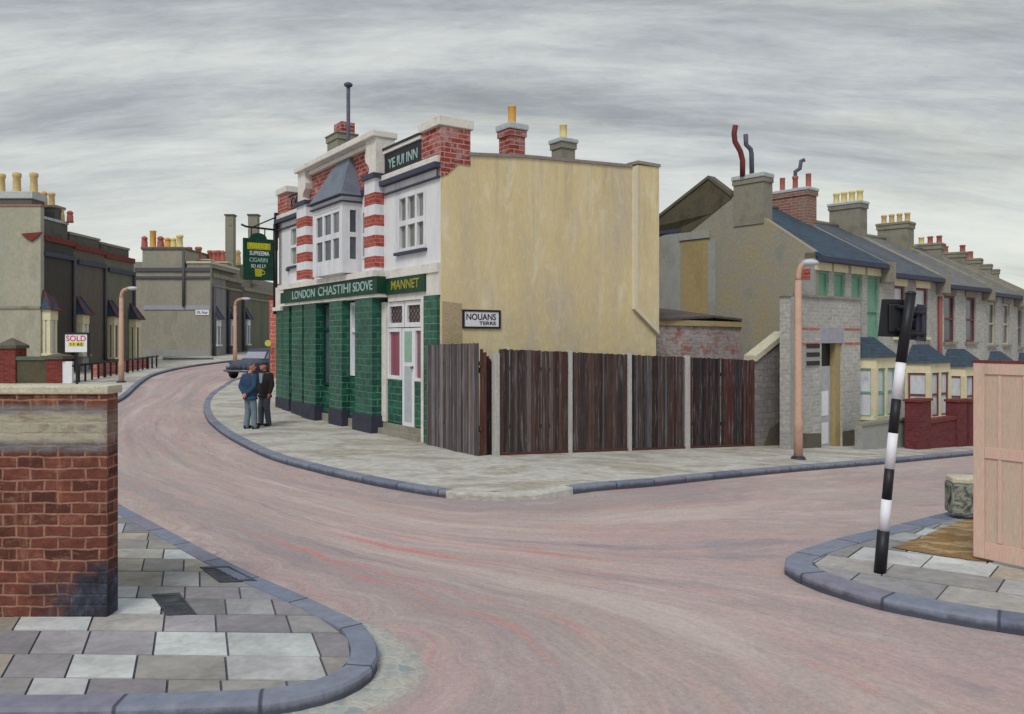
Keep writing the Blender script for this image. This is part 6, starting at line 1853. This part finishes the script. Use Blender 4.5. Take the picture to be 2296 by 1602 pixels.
# ------------------------------------------------------------------ parked car
def car(x, y, hd, label):
    """old rounded saloon; local +u forward"""
    z0 = gz(x, y) + ROAD
    t_ = thing('parked_car', label, 'car', (x, y, z0))
    c, s = math.cos(hd), math.sin(hd)
    def w(u, v, z): return Vector((x + u * c - v * s, y + u * s + v * c, z0 + z))
    m = MB()
    prof = [(-2.0, .42, .62, .50), (-1.85, .32, .78, .70), (-1.3, .28, .92, .78), (-.4, .28, .95, .80), (.5, .28, .95, .80), (1.0, .28, .92, .70), (1.6, .30, .86, .58), (1.95, .34, .74, .48), (2.08, .42, .62, .40)]
    rings = []
    for u, zb, zt, hw in prof:
        rings.append([w(u, hw * math.copysign(abs(math.cos(q)) ** .6, math.cos(q)), (zb + zt) / 2 + (zt - zb) / 2 * math.copysign(abs(math.sin(q)) ** .6, math.sin(q))) for q in [2 * math.pi * i / 16 for i in range(16)]])
    vs = [p for r in rings for p in r]; fs = [(i * 16 + k, i * 16 + (k + 1) % 16, (i + 1) * 16 + (k + 1) % 16, (i + 1) * 16 + k) for i in range(len(rings) - 1) for k in range(16)]
    fs += [tuple(range(16)), tuple(range((len(rings) - 1) * 16, len(rings) * 16))]
    m.add(vs, fs, True)
    for u in (1.35, -1.25):
        for sd_ in (1, -1):
            m.ell(w(u, sd_ * .66, .50), (.58, .20, .34), hd)
    def cab(e, z1, zt):
        lo_ = [w(.72, .66 - e, z1), w(.72, -.66 + e, z1), w(-1.45, -.62 + e, z1), w(-1.45, .62 - e, z1)]
        up_ = [w(.22, .54 - e, zt), w(.22, -.54 + e, zt), w(-.95, -.52 + e, zt), w(-.95, .52 - e, zt)]
        return lo_ + up_
    bx = [(0, 1, 2, 3), (4, 5, 6, 7), (0, 1, 5, 4), (1, 2, 6, 5), (2, 3, 7, 6), (3, 0, 4, 7)]
    m.add(cab(0, .86, 1.42), bx)
    m.build('body', MT['carpaint'], t_, remesh=.035)
    L_, U_ = cab(0, .92, 1.36)[:4], cab(0, .92, 1.36)[4:]
    def quad(a, b, c_, d, k, o):
        cx_ = (a + b + c_ + d) / 4
        q = [cx_ + (p - cx_) * k for p in (a, b, c_, d)]
        n = (b - a).cross(d - a).normalized()
        if n.dot(cx_ - w(0, 0, 1.0)) < 0: n = -n
        return [p + n * o for p in q] + [p - n * .02 for p in q]
    for nm, idx in (('windscreen', (0, 1)), ('side_window', (1, 2)), ('rear_window', (2, 3)), ('side_window', (3, 0))):
        i, j = idx
        m = MB(); m.add(quad(L_[i], L_[j], U_[j], U_[i], .9, .022), bx); m.build(nm, MT['carglass'], t_)
    for u in (1.32, -1.25):
        for sd_ in (1, -1):
            m = MB(); m.tube([w(u, sd_ * .60, .31), w(u, sd_ * .76, .31)], .31, 18); wh = m.build('wheel', MT['tyre'], t_)
            m = MB(); m.tube([w(u, sd_ * .75, .31), w(u, sd_ * .775, .31)], .17, 14); m.build('hubcap', MT['chrome'], wh)
    for sd_ in (1, -1):
        m = MB(); m.ell(w(1.86, sd_ * .60, .62), (.08, .10, .10), hd); m.build('headlight', MT['carglass'], t_)
    m = MB(); m.tube([w(2.0, .74, .40), w(2.14, .5, .40), w(2.16, 0, .40), w(2.14, -.5, .40), w(2.0, -.74, .40)], .05, 8); m.build('bumper', MT['chrome'], t_)
    m = MB()
    for i in range(5):
        m.tube([w(2.10, -.24, .50 + i * .045), w(2.10, .24, .50 + i * .045)], .012, 5)
    m.build('grille', MT['chrome'], t_)
    m = MB(); m.box(Fr(w(2.17, 0, 0).x, w(2.17, 0, 0).y, -s, c, c, s), -.26, .26, z0 + .44, z0 + .55, 0, .012); m.build('number_plate', MT['black'], t_)
    return t_
cxy = at(571, 39.2)
car(cxy[0], cxy[1] + 1.0, R(-104), 'slate blue rounded old car parked beyond the two talking men')

# ------------------------------------------------------------------ the two men
def person(x, y, face, label, h=1.75, pose='behind', cap=False, mats=None, lean=0.0):
    """continuous body with clothing over it; face = heading of the chest (radians from +X)"""
    z0 = gz(x, y) + 0.0
    t_ = thing('person', label, 'person', (x, y, z0))
    c, s = math.cos(face), math.sin(face)
    k = h / 1.75
    def w(f, l, z): return Vector((x + (f * c - l * s) * k, y + (f * s + l * c) * k, z0 + z * k))
    def chain(m, pts, rs, n=5):
        # dense capsule chain so the remesh reads as one limb
        for i in range(len(pts) - 1):
            a, b = Vector(pts[i]), Vector(pts[i + 1])
            L = (b - a).length
            q = max(2, int(L / .02))
            for j in range(q + 1):
                u = j / q
                p = a.lerp(b, u); r = rs[i] + (rs[i + 1] - rs[i]) * u
                m.ell(p, (r, r, r), 0, 10, 6)
    def torso(m, sl, grow):
        rings = []
        for z, f, a, b in sl:
            rings.append([w(f + (b + grow) * math.sin(q), (a + grow) * math.cos(q), z) for q in [2 * math.pi * i / 18 for i in range(18)]])
        vs = [p for r in rings for p in r]; n = len(rings)
        m.add(vs, [(i * 18 + q, i * 18 + (q + 1) % 18, (i + 1) * 18 + (q + 1) % 18, (i + 1) * 18 + q) for i in range(n - 1) for q in range(18)] + [tuple(range(18)), tuple(range((n - 1) * 18, n * 18))])
    TS = [(.86, 0, .155, .10), (.95, 0, .165, .115), (1.05, .01, .155, .11), (1.18, .0, .17, .12), (1.32, -.01, .19, .12), (1.42, -.02, .175, .10), (1.47, -.02, .10, .07)]
    st = .11
    legs = [[w(.0, .09, .90), w(.03, .10, .50), w(-.02, st + .01, .09)], [w(.0, -.09, .90), w(.04, -.10, .50), w(.02, -st - .02, .09)]]
    lr_ = [.088, .062, .042]
    if pose == 'behind':
        arms = [[w(-.02, .19, 1.39), w(-.10, .25, 1.13), w(-.17, .05, .94)], [w(-.02, -.19, 1.39), w(-.10, -.25, 1.13), w(-.175, -.05, .93)]]
    else:
        arms = [[w(-.02, .19, 1.39), w(-.02, .25, 1.12), w(.06, .24, .90)], [w(-.02, -.19, 1.39), w(-.02, -.25, 1.12), w(.05, -.25, .89)]]
    hy = mats.get('head', 0.0)
    hc, hs = math.cos(hy), math.sin(hy)
    hl = lean
    def hw(f, l, z): return w(.02 + hl + f * hc - l * hs, f * hs + l * hc, z)
    body = MB()
    torso(body, TS, 0)
    for lg_ in legs:
        chain(body, lg_, lr_)
        chain(body, [lg_[2], lg_[2] + (w(.15, 0, 0) - w(0, 0, 0)) + Vector((0, 0, -.045))], [.04, .032])
    for ar in arms:
        chain(body, ar, [.055, .042, .030])
    chain(body, [w(-.02, 0, 1.42), hw(-.01, 0, 1.56)], [.062, .056])
    body.ell(hw(0, 0, 1.65), (.098 * k, .078 * k, .120 * k), face + hy)
    body.ell(hw(.05, 0, 1.585), (.055 * k, .052 * k, .052 * k), face + hy)
    chain(body, [hw(.098, 0, 1.655), hw(.118, 0, 1.625)], [.010, .017])
    for sd_ in (1, -1):
        body.ell(hw(-.005, sd_ * .080, 1.645), (.022 * k, .010 * k, .032 * k), face + hy)
    # hands: palm, four fingers of unequal length, thumb from the side
    for i, ar in enumerate(arms):
        sd_ = 1 if i == 0 else -1
        wr = ar[2]; d = (ar[2] - ar[1]).normalized()
        side = (w(1, 0, 0) - w(0, 0, 0)).normalized() if pose != 'behind' else Vector((0, 0, 1))
        side = (side - d * side.dot(d)).normalized()
        nrm = d.cross(side)
        pc = wr + d * .05
        chain(body, [wr, pc + side * .015, ], [.028, .026]); chain(body, [wr, pc - side * .02], [.028, .024])
        for q, L_ in zip((-.030, -.010, .011, .030), (.052, .068, .074, .064)):
            k1 = pc + side * q + d * .03
            k2 = k1 + d * L_ * .5 + nrm * .010; k3 = k2 + d * L_ * .4 + nrm * .022
            chain(body, [k1 - d * .02, k1, k2, k3], [.012, .0105, .0095, .008])
        tb = wr + d * .02 + side * .028
        chain(body, [tb, tb + side * .022 + d * .025, tb + side * .026 + d * .058 + nrm * .01], [.013, .011, .009])
    bo = body.build('body', MT['skin'], t_, remesh=.009)
    for sd_ in (1, -1):
        MB().ell(hw(.086, sd_ * .032, 1.668), (.010, .012, .009), 0, 8, 6).build('eye', MT['black'], bo)
    m = MB(); m.tube([hw(.094, .024, 1.595), hw(.100, 0, 1.592), hw(.094, -.024, 1.595)], .006, 6); m.build('mouth', MT['cowlred'], bo)
    # clothes
    m = MB(); torso(m, [(.78, 0, .185, .135), (.84, 0, .182, .13)] + TS[:-1] + [(1.455, -.02, .12, .085)], .032)
    for ar in arms:
        chain(m, [ar[0], ar[1], ar[1].lerp(ar[2], .93)], [.082, .066, .050])
    jk = m.build('jacket', mats['jacket'], t_, remesh=.014)
    m = MB()
    for sg_ in (0, 1):
        pts = [w(-.02 + .085 * math.cos(q), .085 * math.sin(q), 1.475 + .012 * math.cos(q)) for q in [math.pi * i / 8 - math.pi / 2 + (math.pi if sg_ == 0 else 0) for i in range(9)]]
        m.tube(pts, .022, 6)
    m.build('collar', mats['jacket'], jk)
    m = MB()
    torso(m, [(.80, 0, .15, .105), (.90, 0, .16, .11), (.98, 0, .155, .11)], .018)
    for lg_ in legs:
        chain(m, [lg_[0] + Vector((0, 0, -.06)), lg_[1], lg_[2] + Vector((0, 0, -.02))], [.098, .090, .080])
    m.build('trousers', mats['trousers'], t_, remesh=.014)
    for lg_ in legs:
        m = MB(); a = lg_[2] + Vector((0, 0, -.045)); f_ = (w(1, 0, 0) - w(0, 0, 0)).normalized()
        m.ell(a + f_ * .06, (.145, .052, .046), face); m.ell(a - f_ * .02 + Vector((0, 0, .012)), (.075, .052, .07), face)
        m.build('shoe', MT['shoe'], t_, remesh=.012)
    if mats.get('shirt'):
        m = MB(); m.poly(Fr(*w(.152, 0, 0)[:2], -s, c, c, s), [(-.035 * k, z0 + 1.18 * k), (.035 * k, z0 + 1.18 * k), (.07 * k, z0 + 1.45 * k), (-.07 * k, z0 + 1.45 * k)], -.10, .003); m.build('shirt', mats['shirt'], t_)
    m = MB()
    if cap:
        m.ell(hw(-.012, 0, 1.715), (.118 * k, .100 * k, .062 * k), face + hy)
        m.ell(hw(.085, 0, 1.708), (.065 * k, .075 * k, .014 * k), face + hy)
        m.build('cap', MT['hairdark'], t_, remesh=.01)
    else:
        m.ell(hw(-.018, 0, 1.69), (.095 * k, .086 * k, .095 * k), face + hy)
        m.ell(hw(-.05, 0, 1.63), (.058 * k, .078 * k, .085 * k), face + hy)
        m.build('hair', MT['hairgrey'], t_, remesh=.01)
    return t_
pA = gp(561, 962); pB = gp(594, 955)
person(pA[0], pA[1], R(62), 'man in a blue jacket and grey-green trousers, hands clasped behind his back', 1.74, 'behind', False, dict(jacket=MT['bluejacket'], trousers=MT['greytrousers'], head=R(-55)), .02)
person(pB[0], pB[1], R(-118), 'man in a black jacket and dark slate trousers facing the viewer, wearing a dark cap', 1.74, 'side', True, dict(jacket=MT['blackjacket'], trousers=MT['darktrousers'], shirt=MT['shirt'], head=R(-14)), .03)
